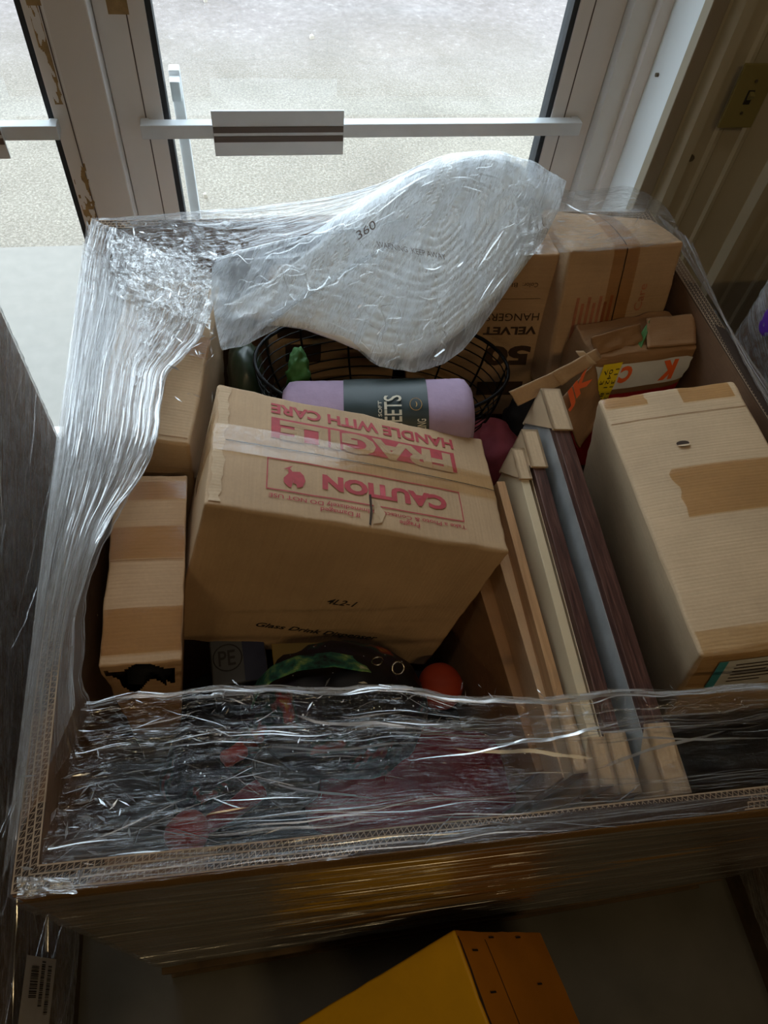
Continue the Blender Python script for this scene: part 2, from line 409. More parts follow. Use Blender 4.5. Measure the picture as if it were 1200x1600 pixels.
def folds(name, G, parent, n, seed, axis=0, slen=(.05, .35), tfun=None, sfun=None, wid=(.0005, .0022), lift=.002, op=(.2, .8), slope=.12, wob=.03):
    """fine creases of film: narrow tapering ribbons riding on a film surface G (nu,nv,3)"""
    R = np.random.RandomState(seed); V = []; F = []; D = []
    nu, nv = G.shape[:2]
    def at_(s, t):
        a = min(max(s, 0), 1) * (nu - 1); b_ = min(max(t, 0), 1) * (nv - 1); i = min(int(a), nu - 2); j = min(int(b_), nv - 2); fa, fb = a - i, b_ - j
        return (G[i, j] * (1 - fa) + G[i + 1, j] * fa) * (1 - fb) + (G[i, j + 1] * (1 - fa) + G[i + 1, j + 1] * fa) * fb
    for q in range(n):
        L = R.uniform(*slen); s0 = (sfun(R) if sfun else R.uniform(0, 1)) - L / 2; t0 = tfun(R) if tfun else R.uniform(0, 1)
        sl = R.normal(0, slope); w_ = R.uniform(*wid); o_ = R.uniform(*op); ph = R.uniform(0, 50); tw = R.uniform(-1, 1)
        m_ = max(6, int(L * 90)); pts = []
        for k in range(m_):
            f = k / (m_ - 1); s_ = s0 + L * f; t_ = t0 + sl * L * (f - .5) + wob * mn.noise(Vector((ph + f * L * 14, 0, 0)))
            if axis: s_, t_ = t_, s_
            if not (0 <= s_ <= 1 and 0 <= t_ <= 1): continue
            pts.append((at_(s_, t_), f))
        if len(pts) < 4: continue
        base = len(V); P = np.array([p for p, f in pts]); T = np.gradient(P, axis=0); T /= np.linalg.norm(T, axis=1, keepdims=True) + 1e-9
        for k, (p, f) in enumerate(pts):
            side = np.cross(T[k], [0, 0, 1]); side /= np.linalg.norm(side) + 1e-9; up_ = np.cross(side, T[k])
            tp = math.sin(math.pi * min(1, max(0, f))) ** .6; ww = w_ * (.15 + tp) * (.6 + .8 * abs(mn.noise(Vector((ph, f * 9, 3)))))
            V.append(p + up_ * lift - side * ww); V.append(p + up_ * (lift + ww * tw * .9) + side * ww); D += [o_ * tp, o_ * tp]
        F += [[base + 2 * k, base + 2 * k + 2, base + 2 * k + 3, base + 2 * k + 1] for k in range(len(pts) - 1)]
    return tag(from_data(name, V, F, M['fold'], parent, None, True, D), kind='stuff')

# ------------------------------------------------------------------ cartons
class Carton:
    """a slightly bulged, soft-edged carton between 8 corners, with tape and print mapped to its faces"""
    def __init__(s, c, bulge=.004, r=.004, crumple=.0015, seed=0):
        s.c = {k: Vector(v) for k, v in c.items()}; s.bulge = bulge; s.r = r; s.cr = crumple; s.seed = seed
        s.W = (s.c['FR'] - s.c['FL']).length; s.D = (s.c['BL'] - s.c['FL']).length; s.H = (s.c['fl'] - s.c['FL']).length
        s.cen = sum(s.c.values(), Vector()) / 8
    def tri(s, x, y, z):
        c = s.c
        a = c['fl'].lerp(c['fr'], x).lerp(c['bl'].lerp(c['br'], x), y); b = c['FL'].lerp(c['FR'], x).lerp(c['BL'].lerp(c['BR'], x), y)
        return a.lerp(b, z)
    def P(s, x, y, z, off=0):
        W, D, H, r = s.W, s.D, s.H, s.r
        p = Vector(((x - .5) * W, (y - .5) * D, (z - .5) * H)); h = Vector((W / 2 - r, D / 2 - r, H / 2 - r))
        q = Vector([max(-h[i], min(h[i], p[i])) for i in range(3)])
        d = p - q
        if d.length > 1e-9: p = q + d.normalized() * r
        bx = s.bulge * (1 - (2 * y - 1) ** 2) * (1 - (2 * z - 1) ** 2) * (2 * x - 1)
        by = s.bulge * (1 - (2 * x - 1) ** 2) * (1 - (2 * z - 1) ** 2) * (2 * y - 1)
        bz = s.bulge * (1 - (2 * y - 1) ** 2) * (1 - (2 * x - 1) ** 2) * (2 * z - 1)
        p += Vector((bx, by, bz))
        ax = [abs(2 * x - 1), abs(2 * y - 1), abs(2 * z - 1)]; k = ax.index(max(ax))
        n = Vector((0, 0, 0)); n[k] = 1 if (x, y, z)[k] > .5 else -1
        p += n * off
        e = sorted(ax)[1]
        cr = s.cr * (.35 + 1.6 * max(0, e - .9) * 10)
        g = s.tri(p.x / W + .5, p.y / D + .5, p.z / H + .5)
        nv = mn.noise_vector(g * 22 + Vector((s.seed, 0, 0))) + .5 * mn.noise_vector(g * 55 + Vector((s.seed, 3, 0)))
        return g + nv * cr
    def face(s, f, u, v, off=.0008):
        """u, v in metres from the face's lower-left as one looks at it"""
        W, D, H = s.W, s.D, s.H
        if f == 'top': return s.P(u / W, v / D, 1, off)
        if f == 'front': return s.P(u / W, 0, v / H, off)
        if f == 'left': return s.P(0, 1 - u / D, v / H, off)
        if f == 'right': return s.P(1, u / D, v / H, off)
    def ts(s, n, L):
        e = s.r / L
        a = [0, e * .35, e * .8, e * 1.3, e * 3]
        return a + list(np.linspace(e * 3, 1 - e * 3, n)[1:-1]) + [1 - t for t in reversed(a)]
    def body(s, name, mat, parent, n=16, skip_front_hole=None):
        X, Y, Z = s.ts(n, s.W), s.ts(n, s.D), s.ts(n, s.H)
        verts = []; ids = {}; uvl = []; faces = []
        def vid(x, y, z):
            k = (round(x, 6), round(y, 6), round(z, 6))
            if k not in ids: ids[k] = len(verts); verts.append(s.P(x, y, z))
            return ids[k]
        def grid(A, B, fn, LA, LB):
            for i in range(len(A) - 1):
                for j in range(len(B) - 1):
                    q = [(A[i], B[j]), (A[i + 1], B[j]), (A[i + 1], B[j + 1]), (A[i], B[j + 1])]
                    if fn.__name__ == 'front' and skip_front_hole and skip_front_hole((A[i] + A[i + 1]) / 2, (B[j] + B[j + 1]) / 2): continue
                    faces.append([vid(*fn(a, b)) for a, b in q]); uvl.append([(a * LA, b * LB) for a, b in q])
        def top(a, b): return (a, b, 1)
        def front(a, b): return (a, 0, b)
        grid(X, Y, top, s.W, s.D); grid(X, Y, lambda a, b: (a, 1 - b, 0), s.W, s.D)
        grid(X, Z, front, s.W, s.H); grid(X, Z, lambda a, b: (1 - a, 1, b), s.W, s.H)
        grid(Y, Z, lambda a, b: (0, 1 - a, b), s.D, s.H); grid(Y, Z, lambda a, b: (1, a, b), s.D, s.H)
        me = bpy.data.meshes.new(name); me.from_pydata([tuple(v) for v in verts], [], faces)
        ul = me.uv_layers.new(name='UVMap'); i = 0
        for f in uvl:
            for t in f: ul.data[i].uv = t; i += 1
        return link(name, me, mat, parent, True)
    def strip(s, name, mat, parent, f, u0, u1, v0, v1, off=.0009, nu=14, nv=8, rag=.0, dens=1, wrap=None):
        """tape or printed block lying on a face (quad in face metres)"""
        V = []; U = []
        for i in range(nu + 1):
            for j in range(nv + 1):
                a, b = i / nu, j / nv
                u = u0 + (u1 - u0) * a; v = v0 + (v1 - v0) * b
                if rag and i in (0, nu): u += random.uniform(-rag, rag)
                u = min(max(u, -.0), s.W if f in ('top', 'front') else s.D)
                V.append(s.face(f, u, v, off)); U.append((u, v))
        F = [[i * (nv + 1) + j, (i + 1) * (nv + 1) + j, (i + 1) * (nv + 1) + j + 1, i * (nv + 1) + j + 1] for i in range(nu) for j in range(nv)]
        return from_data(name, V, F, mat, parent, U, True, [dens] * len(V))
    def text(s, name, txt, mat, parent, f, u0, u1, v0, v1, flip=False, vert=False, off=.0010, bold=0, shear=0, mirror=False):
        me = text_mesh(txt, bold, shear)
        co = np.array([v.co[:2] for v in me.vertices]); lo, hi = co.min(0), co.max(0)
        for v in me.vertices:
            a, b = (v.co.x - lo[0]) / (hi[0] - lo[0]), (v.co.y - lo[1]) / (hi[1] - lo[1])
            if flip: a, b = 1 - a, 1 - b
            if vert: a, b = (b, 1 - a) if vert == 1 else (1 - b, a)
            v.co = s.face(f, u0 + (u1 - u0) * a, v0 + (v1 - v0) * b, off)
        me.name = name
        return link(name, me, mat, parent)
def text_mesh(txt, bold=0, shear=0):
    cu = bpy.data.curves.new('lettering', 'FONT'); cu.body = txt; cu.offset = bold; cu.shear = shear; cu.resolution_u = 3; cu.fill_mode = 'FRONT'
    o = bpy.data.objects.new('lettering', cu); COL.objects.link(o)
    dg = bpy.context.evaluated_depsgraph_get(); dg.update()
    me = bpy.data.meshes.new_from_object(o.evaluated_get(dg)); bpy.data.objects.remove(o); bpy.data.curves.remove(cu)
    me.materials.clear(); return me
def text_flat(name, txt, mat, parent, o, ex, ey, bold=0, shear=0):
    """text laid on a plane: origin o, ex/ey full extent vectors"""
    me = text_mesh(txt, bold, shear); co = np.array([v.co[:2] for v in me.vertices]); lo, hi = co.min(0), co.max(0)
    for v in me.vertices:
        a, b = (v.co.x - lo[0]) / (hi[0] - lo[0]), (v.co.y - lo[1]) / (hi[1] - lo[1]); v.co = Vector(o) + Vector(ex) * a + Vector(ey) * b
    return link(name, me, mat, parent)
def rotv(wx, wy, wz):
    v = Vector((wx, wy, wz)); return Matrix.Rotation(v.length, 3, v.normalized())
def pose(x):
    """top front-left corner, rotation vector, width depth height -> 8 corners"""
    o = Vector(x[:3]); R = rotv(*x[3:6]); u = R @ Vector((x[6], 0, 0)); v = R @ Vector((0, x[7], 0)); n = R @ Vector((0, 0, x[8]))
    return dict(FL=o, FR=o + u, BL=o + v, BR=o + u + v, fl=o - n, fr=o + u - n, bl=o + v - n, br=o + u + v - n)
def carton_root(name, c, label, cat='box', group=None):
    lo = min(v.z for v in c.values()); cen = sum(c.values(), Vector()) / 8
    return empty(name, (cen.x, cen.y, lo), label, cat, group)

# ================================================================== SETTING
FL_Z = 0
boxobj('floor', M['floor'], -3.2, 3.2, -4, 1.52, -.1, 0, kind='structure')
boxobj('ground_slab', M['slab'], -3.2, 3.2, 1.6, 2.515, -.12, -.004, kind='structure').name = 'trim_1'
gp = boxobj('trim_2', M['ground'], -14, 14, 2.52, 18, -.1, -.012, kind='structure')
boxobj('trim_3', M['aluminium'], -1.9, .84, 1.5, 1.6, -.1, .012, kind='structure')      # threshold
boxobj('ceiling', M['room_paint'], -3.2, 3.2, -4, 1.52, 3.4, 3.5, kind='structure')
boxobj('wall_rear', M['room_paint'], -3.2, 3.2, -4.1, -4, 0, 3.5, kind='structure')
boxobj('wall_left', M['room_paint'], -3.3, -3.2, -4, 1.52, 0, 3.5, kind='structure')
boxobj('wall_right', M['room_paint'], 3.2, 3.3, -4, 1.52, 0, 3.5, kind='structure')
bits = MB(); random.seed(11)
for k in range(34):
    x, y = random.uniform(-2.4, 2.6), random.uniform(2.6, 6.2); a = random.uniform(0, 6.3); q = random.uniform(.005, .022)
    ca, sa = math.cos(a) * q, math.sin(a) * q; h = random.uniform(.002, .009)
    bits.hexa([(x - ca, y - sa, -.012), (x + sa, y - ca, -.012), (x + ca, y + sa, -.012), (x - sa * .7, y + ca * .7, -.012), (x - ca * .8, y - sa * .8, h), (x + sa * .7, y - ca * .8, h * .5), (x + ca * .7, y + sa * .8, h), (x - sa * .5, y + ca * .5, h * .8)])
tag(bits.build('leaf_litter', plain('pale_dry_leaves', lin(196, 186, 172), .8)), 'pale dry leaves and chips scattered on the gravel outside', 'litter', kind='stuff')
# front wall: ribbed liner panels right of the doors, plain block above and left
WY = 1.36
def ribbed(name, x0, x1, z0, z1):
    prof = [(0, 0), (.018, 0), (.030, -.020), (.052, -.020), (.064, 0), (.092, 0), (.098, -.006), (.106, -.006), (.112, 0), (.152, 0), (.158, -.006), (.166, -.006), (.172, 0), (.229, 0)]
    xs = []
    k = 0
    while x0 + k * .229 < x1:
        for (a, d) in prof[:-1]:
            x = x0 + k * .229 + a
            if x < x1: xs.append((x, d))
        k += 1
    xs.append((x1, 0)); V = []; F = []
    for x, d in xs: V += [(x, WY + d, z0), (x, WY + d, z1)]
    for i in range(len(xs) - 1): F.append([2 * i, 2 * i + 2, 2 * i + 3, 2 * i + 1])
    n = len(V)
    V += [(x0, 1.52, z0), (x0, 1.52, z1), (x1, 1.52, z0), (x1, 1.52, z1)]
    F += [[n, n + 2, n + 3, n + 1]]
    return from_data(name, V, F, M['liner'], None)
tag(ribbed('wall_front', .853, 3.2, 0, 3.4), kind='structure')
boxobj('wall_front_upper', M['room_paint'], -3.2, .853, WY, 1.52, 2.2, 3.4, kind='structure').name = 'wall_front.001'
boxobj('wall_front_left', M['room_paint'], -3.2, -1.9, WY, 1.52, 0, 2.2, kind='structure').name = 'wall_front.002'
# outside face of building above the doors
boxobj('trim_4', M['white_trim'], .825, .838, WY + .01, 1.56, 0, 2.2, kind='structure')   # jamb return
boxobj('trim_5', M['beige_trim'], .823, .856, WY - .016, WY + .012, 0, 2.2, kind='structure', bev=.003)
boxobj('trim_6', M['aluminium_light'], .758, .826, 1.50, 1.60, 0, 2.15, kind='structure', bev=.002)
boxobj('trim_7', M['aluminium'], .800, .826, 1.475, 1.50, 0, 2.15, kind='structure', bev=.002)
boxobj('trim_8', M['aluminium'], -.318, -.244, 1.48, 1.60, 0, 2.15, kind='structure', bev=.003)     # mullion between doors
boxobj('trim_9', M['aluminium'], -1.9, .826, 1.5, 1.6, 2.1, 2.2, kind='structure')
boxobj('trim_10', M['aluminium'], -1.9, -1.26, 1.5, 1.6, 0, 2.15, kind='structure')
sc_ = MB(); c0 = Vector((.79, 1.49, 1.18))
for (x, z) in ((.83, 1.12),): sc_.tube([(x - .004, 1.44, z), (x - .0105, 1.44, z)], .004, 8)
o = sc_.build('screw', M['screw'], None); tag(o, kind='structure'); o.name = 'trim_11'
wn = MB(); p = aty(1079, 246, WY - .001); wn.tube([(p.x, WY + .002, p.z), (p.x, WY - .006, p.z)], .007, 8)
tag(wn.build('trim_12', M['screw'], None), kind='structure')

def door(name, x0, x1, glass0, glass1, plate, tape=False):
    r = empty(name, ((x0 + x1) / 2, 1.55, .012), kind='structure')
    y0, y1 = 1.528, 1.572
    st = MB()
    st.box(x0, glass0, y0, y1, .014, 2.1); st.build('stile', M['aluminium'], r, bev=.002)
    st = MB(); st.box(glass1, x1, y0, y1, .014, 2.1); st.build('stile', M['aluminium'], r, bev=.002)
    st = MB(); st.box(glass0 + .001, glass1 - .001, y0, y1, .014, .05); st.build('bottom_rail', M['aluminium'], r, bev=.002)
    st = MB(); st.box(glass0 + .001, glass1 - .001, y0, y1, 2.0, 2.1); st.build('top_rail', M['aluminium'], r, bev=.002)
    g = MB(); g.box(glass0 - .004, glass1 + .004, 1.549, 1.551, .045, 2.01); g.build('glass_pane', M['glass'], r)
    k = MB()
    k.box(glass0 - .0005, glass0 + .011, 1.532, 1.568, .05, 2.0); k.box(glass1 - .011, glass1 + .0005, 1.532, 1.568, .05, 2.0)
    k.build('gasket', M['gasket'], r)
    # groove line on each stile
    gv = MB()
    for xg in ((glass0 - .034), (glass1 + .030)): gv.box(xg - .0012, xg + .0012, y0 - .0006, y0 + .002, .02, 2.09)
    gv.build('stile_groove', M['bar_groove'], r)
    zb = .982; yb = 1.505
    b = MB(); b.box(x0 + .045, x1 - .035, yb - .012, yb + .012, zb - .014, zb + .014)
    pb = b.build('push_bar', M['bar_metal'], r, bev=.002)
    b = MB(); b.box(x0 + .045, x0 + .062, yb + .0125, y0 - .001, zb - .012, zb + .012); b.box(x1 - .052, x1 - .035, yb + .0125, y0 - .001, zb - .012, zb + .012)
    b.build('bar_bracket', M['bar_metal'], pb, bev=.002)
    px0, px1 = plate
    b = MB(); b.box(px0, px1, yb - .020, yb - .0145, zb - .046, zb + .046); pl = b.build('push_plate', M['bar_metal'], r, bev=.0015)
    b = MB()
    b.box(px0 + .001, px1 - .001, yb - .0215, yb - .0203, zb + .003, zb + .015); b.box(px0 + .001, px1 - .001, yb - .0215, yb - .0203, zb - .016, zb - .004)
    b.build('plate_groove', M['bar_groove'], pl)
    h = MB(); hx = glass0 + .028
    h.box(hx - .011, hx + .011, 1.60, 1.625, .45, 1.05)
    h.box(hx - .01, hx + .01, 1.574, 1.6, .46, .50); h.box(hx - .01, hx + .01, 1.574, 1.6, 1.0, 1.04)
    if not tape: h.build('pull_handle', M['bar_metal'], r, bev=.003)
    else: h.b.free()
    return r
d1 = door('door_1', -.243, .757, -.153, .662, (-.058, .205))
d2 = door('door_2', -1.25, -.319, -1.16, -.362, (-.86, -.455), True)
# tape residue on the stiles of the two doors
def blotch(parent, x0, x1, z0, z1, seed, y=1.5272):
    nx, nz = 24, 60; P = []
    X = np.linspace(x0, x1, nx); Z = np.linspace(z0, z1, nz); G = np.zeros((nx, nz, 3)); G[..., 0] = X[:, None]; G[..., 1] = y; G[..., 2] = Z[None]
    mk = perlin(G[..., 0] * 70, G[..., 2] * 22, seed) + .6 * perlin(G[..., 0] * 160, G[..., 2] * 60, seed + 3) > .02
    return sheet('tape_residue', G, M['residue'], parent, G[..., [0, 2]], mask=mk)
blotch(d2, -.352, -.335, 1.02, 1.22, 1); blotch(d2, -.358, -.325, .74, .90, 5)
boxobj('tape_residue', M['residue'], -.218, -.182, 1.527, 1.5275, 1.178, 1.24, parent=d1)
boxobj('tape_residue', M['residue'], -.352, -.325, 1.527, 1.5275, 1.19, 1.24, parent=d2)

# light switch on the ribbed wall
sw = empty('light_switch', (.968, WY - .024, 1.13), 'ivory toggle light switch plate on the ribbed beige wall', 'light switch')
b = MB(); b.box(.931, 1.004, WY - .0265, WY - .0205, 1.070, 1.190); b.build('wall_plate', M['plate'], sw, bev=.002)
b = MB(); b.box(.961, .974, WY - .0285, WY - .0267, 1.117, 1.143); b.build('toggle_slot', M['black_print'], sw)
b = MB(); b.hexa([(.963, WY - .030, 1.126), (.972, WY - .030, 1.126), (.972, WY - .0287, 1.130), (.963, WY - .0287, 1.130), (.963, WY - .040, 1.138), (.972, WY - .040, 1.138), (.972, WY - .0287, 1.142), (.963, WY - .0287, 1.142)]); b.build('toggle', M['plate'], sw, bev=.001)
for z in (1.100, 1.160):
    b = MB(); b.tube([(.9675, WY - .0268, z), (.9675, WY - .0285, z)], .003, 10); b.build('screw', M['screw'], sw)

# ================================================================== PALLET AND BULK BIN
RIM = .95; WB = .135
pal = empty('wooden_pallet', (.3, .69, 0), 'rough wooden pallet under the film-wrapped bulk bin', 'pallet')
for x0 in (-.272, .25, .80):
    b = MB(); b.box(x0, x0 + .06, .125, 1.255, .016, .112); b.build('stringer', M['wood_pallet'], pal, bev=.003)
for k in range(8):
    y = .11 + k * .15; b = MB(); b.box(-.282, .87, y, y + .10, .1125, .131); b.build('deck_board', M['wood_pallet'], pal, bev=.002)
for y in (.11, .64, 1.16):
    b = MB(); b.box(-.282, .87, y, y + .10, 0, .0155); b.build('bottom_board', M['wood_pallet'], pal, bev=.002)

bin_ = empty('bulk_bin', (.3, .69, .132), 'open brown corrugated bulk bin of mixed goods, filling the middle of the view', 'bulk bin')
# rim corners and foot corners (outer face)
R4 = {'fl': Vector((-.289, .146, RIM)), 'fr': Vector((.85, .108, RIM)), 'br': Vector((.795, 1.245, RIM)), 'bl': Vector((-.284, 1.258, RIM))}
F4 = {'fl': Vector((-.285, .128, WB)), 'fr': Vector((.872, .118, WB)), 'br': Vector((.862, 1.262, WB)), 'bl': Vector((-.282, 1.262, WB))}
TH = .024
cen = Vector((.28, .69, 0))
def ring_pt(Q, k, off):
    """point of the rim/foot rectangle moved inwards by off"""
    sx = 1 if k[1] == 'l' else -1; sy = 1 if k[0] == 'f' else -1
    return Q[k] + Vector((sx * off, sy * off, 0))
def wall(k0, k1, name):
    b = MB(); nseg = 20
    for side in (0,):
        for i in range(nseg):
            a0, a1 = i / nseg, (i + 1) / nseg
            def q(a, off, Q):
                p = ring_pt(Q, k0, off).lerp(ring_pt(Q, k1, off), a)
                return p + Vector((0, 0, .004 * math.sin(a * 7 + ord(k0[0]))))
            b.hexa([q(a0, 0, F4), q(a1, 0, F4), q(a1, TH, F4), q(a0, TH, F4), q(a0, 0, R4), q(a1, 0, R4), q(a1, TH, R4), q(a0, TH, R4)])
    bmesh.ops.remove_doubles(b.b, verts=b.b.verts, dist=1e-5)
    dl = {}
    for f in b.b.faces: dl.setdefault(tuple(sorted(v.index for v in f.verts)), []).append(f)
    b.b.verts.index_update(); dl = {}
    for f in list(b.b.faces): dl.setdefault(tuple(sorted(v.index for v in f.verts)), []).append(f)
    bmesh.ops.delete(b.b, geom=[f for fs in dl.values() if len(fs) > 1 for f in fs], context='FACES_ONLY')
    wo = b.build(name, M['bin_board'], bin_)
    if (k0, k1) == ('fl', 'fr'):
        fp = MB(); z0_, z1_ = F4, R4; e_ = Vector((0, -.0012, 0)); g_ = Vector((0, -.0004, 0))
        fp.hexa([F4[k0] + e_, F4[k1] + e_, F4[k1] + g_, F4[k0] + g_, R4[k0] + e_, R4[k1] + e_, R4[k1] + g_, R4[k0] + g_]); fp.build('outer_liner', M['bin_yellow_reflection'], wo)  # thin front sheet carrying the painted-in yellow reflection
    # fluted edge on top: three liner lines with two zigzag cores
    A0, A1 = ring_pt(R4, k0, 0), ring_pt(R4, k1, 0); B0, B1 = ring_pt(R4, k0, TH), ring_pt(R4, k1, TH)
    e = MB(); L = (A1 - A0).length; n = int(L / .0035)
    def T(a, t, dz=.001):
        p = A0.lerp(A1, a).lerp(B0.lerp(B1, a), t); return p + Vector((0, 0, dz + .004 * math.sin(a * 7 + ord(k0[0]))))
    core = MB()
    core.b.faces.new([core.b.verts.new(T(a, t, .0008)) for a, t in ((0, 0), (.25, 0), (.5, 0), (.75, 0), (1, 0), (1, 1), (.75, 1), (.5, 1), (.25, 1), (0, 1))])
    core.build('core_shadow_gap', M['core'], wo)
    def ribbon(f, w):
        vs = []
        for i in range(n + 1):
            a = i / n; t = f(i)
            vs.append((e.b.verts.new(T(a, t - w, .0022)), e.b.verts.new(T(a, t + w, .0022))))
        for i in range(n): e.b.faces.new([vs[i][0], vs[i + 1][0], vs[i + 1][1], vs[i][1]])
    for c in (.04, .345, .655, .96): ribbon(lambda i, c=c: c + .008 * math.sin(i * .07), .035)
    for j, (c, d) in enumerate(((.19, .11), (.5, .11), (.81, .11))): ribbon(lambda i, c=c, d=d, j=j: c + d * (1 if (i + j) % 2 else -1), .028)
    e.build('fluted_edge', M['flute'], wo)
for a, b_ in (('fl', 'fr'), ('bl', 'br'), ('fl', 'bl'), ('fr', 'br')): wall(a, b_, 'bin_wall')
boxobj('bin_bottom', M['bin_board'], -.255, .835, .16, 1.23, WB - .002, WB + .01, parent=bin_)

# ================================================================== CARTONS IN THE BIN
def top_tape(C, r, mat, u0, u1, v0, v1, name='tape', **k): return C.strip(name, mat, r, 'top', u0, u1, v0, v1, **k)

# --- tilted FRAGILE carton
c = pose([-.085, .5507, 1.0274, -.1056, .2718, -.098, .4285, .2342, .33])
r = carton_root('cardboard_box', c, 'tilted kraft box with red FRAGILE and CAUTION print, in the middle of the bin')
C = Carton(c, .005, .005, .0016, 1); C.body('box_body', M['kraft_x'], r, 22)
RP = M['red_print']
C.text('red_print', 'HANDLE WITH CARE', RP, r, 'top', .079, .369, .191, .214, True, bold=.03)
C.strip('red_print', RP, r, 'top', .080, .367, .139, .182, .0008, 30, 4)
C.text('knocked_out_lettering', 'FRAGILE', M['kraft_x'], r, 'top', .092, .360, .136, .178, True, bold=.05, off=.0013)
for (a, b_, c_, d_) in ((.076, .363, .0965, .0985), (.076, .363, .041, .043), (.076, .0775, .041, .0985), (.3615, .363, .041, .0985)):
    C.strip('red_print', RP, r, 'top', a, b_, c_, d_, .0009, 30 if b_ - a > .1 else 2, 2 if b_ - a > .1 else 8)
C.text('red_print', 'CAUTION', RP, r, 'top', .153, .339, .056, .083, True, bold=.05)
C.text('red_print', 'Take a Photo & Contact Us Immediately DO NOT USE', RP, r, 'top', .080, .364, .0275, .0365, True, bold=.01)
C.text('red_print', 'Fragile', RP, r, 'top', .262, .292, .017, .0265, True, bold=.01)
C.text('red_print', 'If Damaged', RP, r, 'top', .150, .205, .017, .0265, True, bold=.01)
# broken wine glass mark (upside down)
gb = [(-.5, .1), (-.45, .35), (-.2, .55), (.05, .5), (0, .35), (.12, .25), (.05, .12), (.3, .4), (.42, .3), (.5, .05), (.42, -.12), (.1, -.24), (.05, -.42), (.25, -.5), (-.25, -.5), (-.05, -.42), (-.1, -.24), (-.42, -.12)]
vs = []
for (a, b_) in gb:
    ca, sa = math.cos(.5), math.sin(.5); a, b_ = a * ca - b_ * sa, a * sa + b_ * ca
    vs.append(C.face('top', .112 - a * .03, .068 - b_ * .038, .0011))
from_data('broken_glass_mark', vs, [list(range(len(vs)))], RP, r)
C.strip('seam', M['black_print'], r, 'top', .012, C.W - .002, .1185, .1200, .0012, 30, 1)
C.strip('clear_tape', M['clear_tape'], r, 'top', 0.002, C.W - .002, .098, .150, .0018, 40, 8, dens=1)
C.strip('clear_tape', M['clear_tape'], r, 'left', .06, .14, C.H - .10, C.H - .001, .0018, 10, 10)
# torn hand hole at the near flap
vs = [C.face('top', u, v, .0016) for (u, v) in ((.2185, .008), (.2215, .006), (.2235, .03), (.2225, .061), (.219, .060), (.2200, .032))]
from_data('tear', vs, [list(range(6))], M['core'], r)
vs = [C.face('top', u, v, o) for (u, v, o) in ((.2235, .01, .0016), (.236, .014, .0016), (.242, .03, .0016), (.232, .046, .0025), (.2235, .05, .006), (.225, .03, .004))]
from_data('torn_paper', vs, [list(range(6))], M['kraft_light'], r)
C.text('black_lettering', '4L2-1', M['black_print'], r, 'front', .206, .252, .157, .171, bold=.01, shear=.35)
C.text('black_lettering', 'Glass Drink Dispenser', M['black_print'], r, 'front', .118, .315, .066, .082, bold=.02, shear=.35)
# crushed corner flap edges
for (u0, v0, u1, v1) in ((.0, .0, .02, .234),):
    C.strip('worn_edge', M['kraft_light'], r, 'top', .002, .018, .006, .228, .0012, 4, 24, rag=.003)

# --- big carton front right
c = pose([.5202, .3041, .95, -.0432, -.1539, -.0405, .2247, .4632, .3])
r = carton_root('cardboard_box', c, 'plain kraft box with wide tape patch and small hole on top, right edge of bin')
C = Carton(c, .006, .006, .0014, 5); C.body('box_body', M['kraft_light'], r, 20)
C.strip('brown_tape', M['brown_tape'], r, 'top', .128, .212, .427, .4625, .0012, 12, 6)
C.strip('brown_tape', M['brown_tape'], r, 'top', .003, .072, .436, .4625, .0012, 12, 6, rag=.002)
C.strip('brown_tape', M['brown_tape'], r, 'top', .060, .222, .208, .297, .0012, 16, 10, rag=.004)
C.strip('crease', M['kraft_dark'], r, 'top', .004, .221, .4030, .4042, .0008, 24, 1)
C.strip('clear_tape', M['clear_tape'], r, 'top', .004, .2, .002, .035, .0012, 12, 6)
C.strip('clear_tape', M['clear_tape'], r, 'front', .004, .2, C.H - .10, C.H - .002, .0012, 12, 6)
lb = C.strip('shipping_label', M['label_white'], r, 'front', .03, .15, C.H - .10, C.H - .02, .0016, 6, 6)
C.strip('label_edge', M['label_teal'], r, 'front', .03, .042, C.H - .10, C.H - .02, .0022, 3, 6)
C.strip('label_edge', M['label_teal'], r, 'front', .138, .15, C.H - .10, C.H - .02, .0022, 3, 6)
for k in range(6): C.strip('label_print', M['brown_print'], r, 'front', .055, .12 - .01 * (k % 3), C.H - .035 - k * .01, C.H - .032 - k * .01, .0022, 4, 1)
vs = [C.face('top', .096 + .010 * math.cos(t), .343 + (.005 if math.sin(t) > 0 else .007) * math.sin(t), .0012) for t in np.linspace(0, 2 * math.pi, 14)[:-1]]
from_data('punched_hole', vs, [list(range(13))], M['core'], r)
vs = [C.face('top', .096 + .010 * math.cos(t), .340 - .005 * math.sin(t), .0016 + .002 * math.sin(t)) for t in np.linspace(0, math.pi, 9)] + [C.face('top', .090, .338, .003), C.face('top', .1, .337, .004)]
from_data('punched_hole_flap', vs[:9], [list(range(9))], M['kraft_light'], r)

# --- big carton back right (top dented down towards its back right corner)
c = pose([.5457, 1.0307, 1.02, -.234, -.0143, .0567, .2202, .17, .3])
c['BR'] = atz(1020, 343, 1.0); c['BL'] = Vector((.548, 1.205, .985))
r = carton_root('cardboard_box', c, 'tall kraft box with faded red print and tape seam, back right corner of bin')
C = Carton(c, .006, .006, .0016, 9); C.body('box_body', M['kraft'], r, 18)
C.strip('seam', M['core'], r, 'top', .108, .110, .0, C.D, .0010, 2, 16)
C.strip('seam', M['core'], r, 'front', .108, .1105, .13, C.H, .0010, 2, 16)
C.strip('brown_tape', M['brown_tape'], r, 'front', .085, .135, .14, C.H - .001, .0016, 6, 16)
C.strip('brown_tape', M['brown_tape'], r, 'top', .085, .135, .001, C.D - .002, .0016, 6, 12)
C.text('faded_red_lettering', 'Care', M['faded_red'], r, 'front', .150, .166, .176, .228, vert=2, bold=.01)
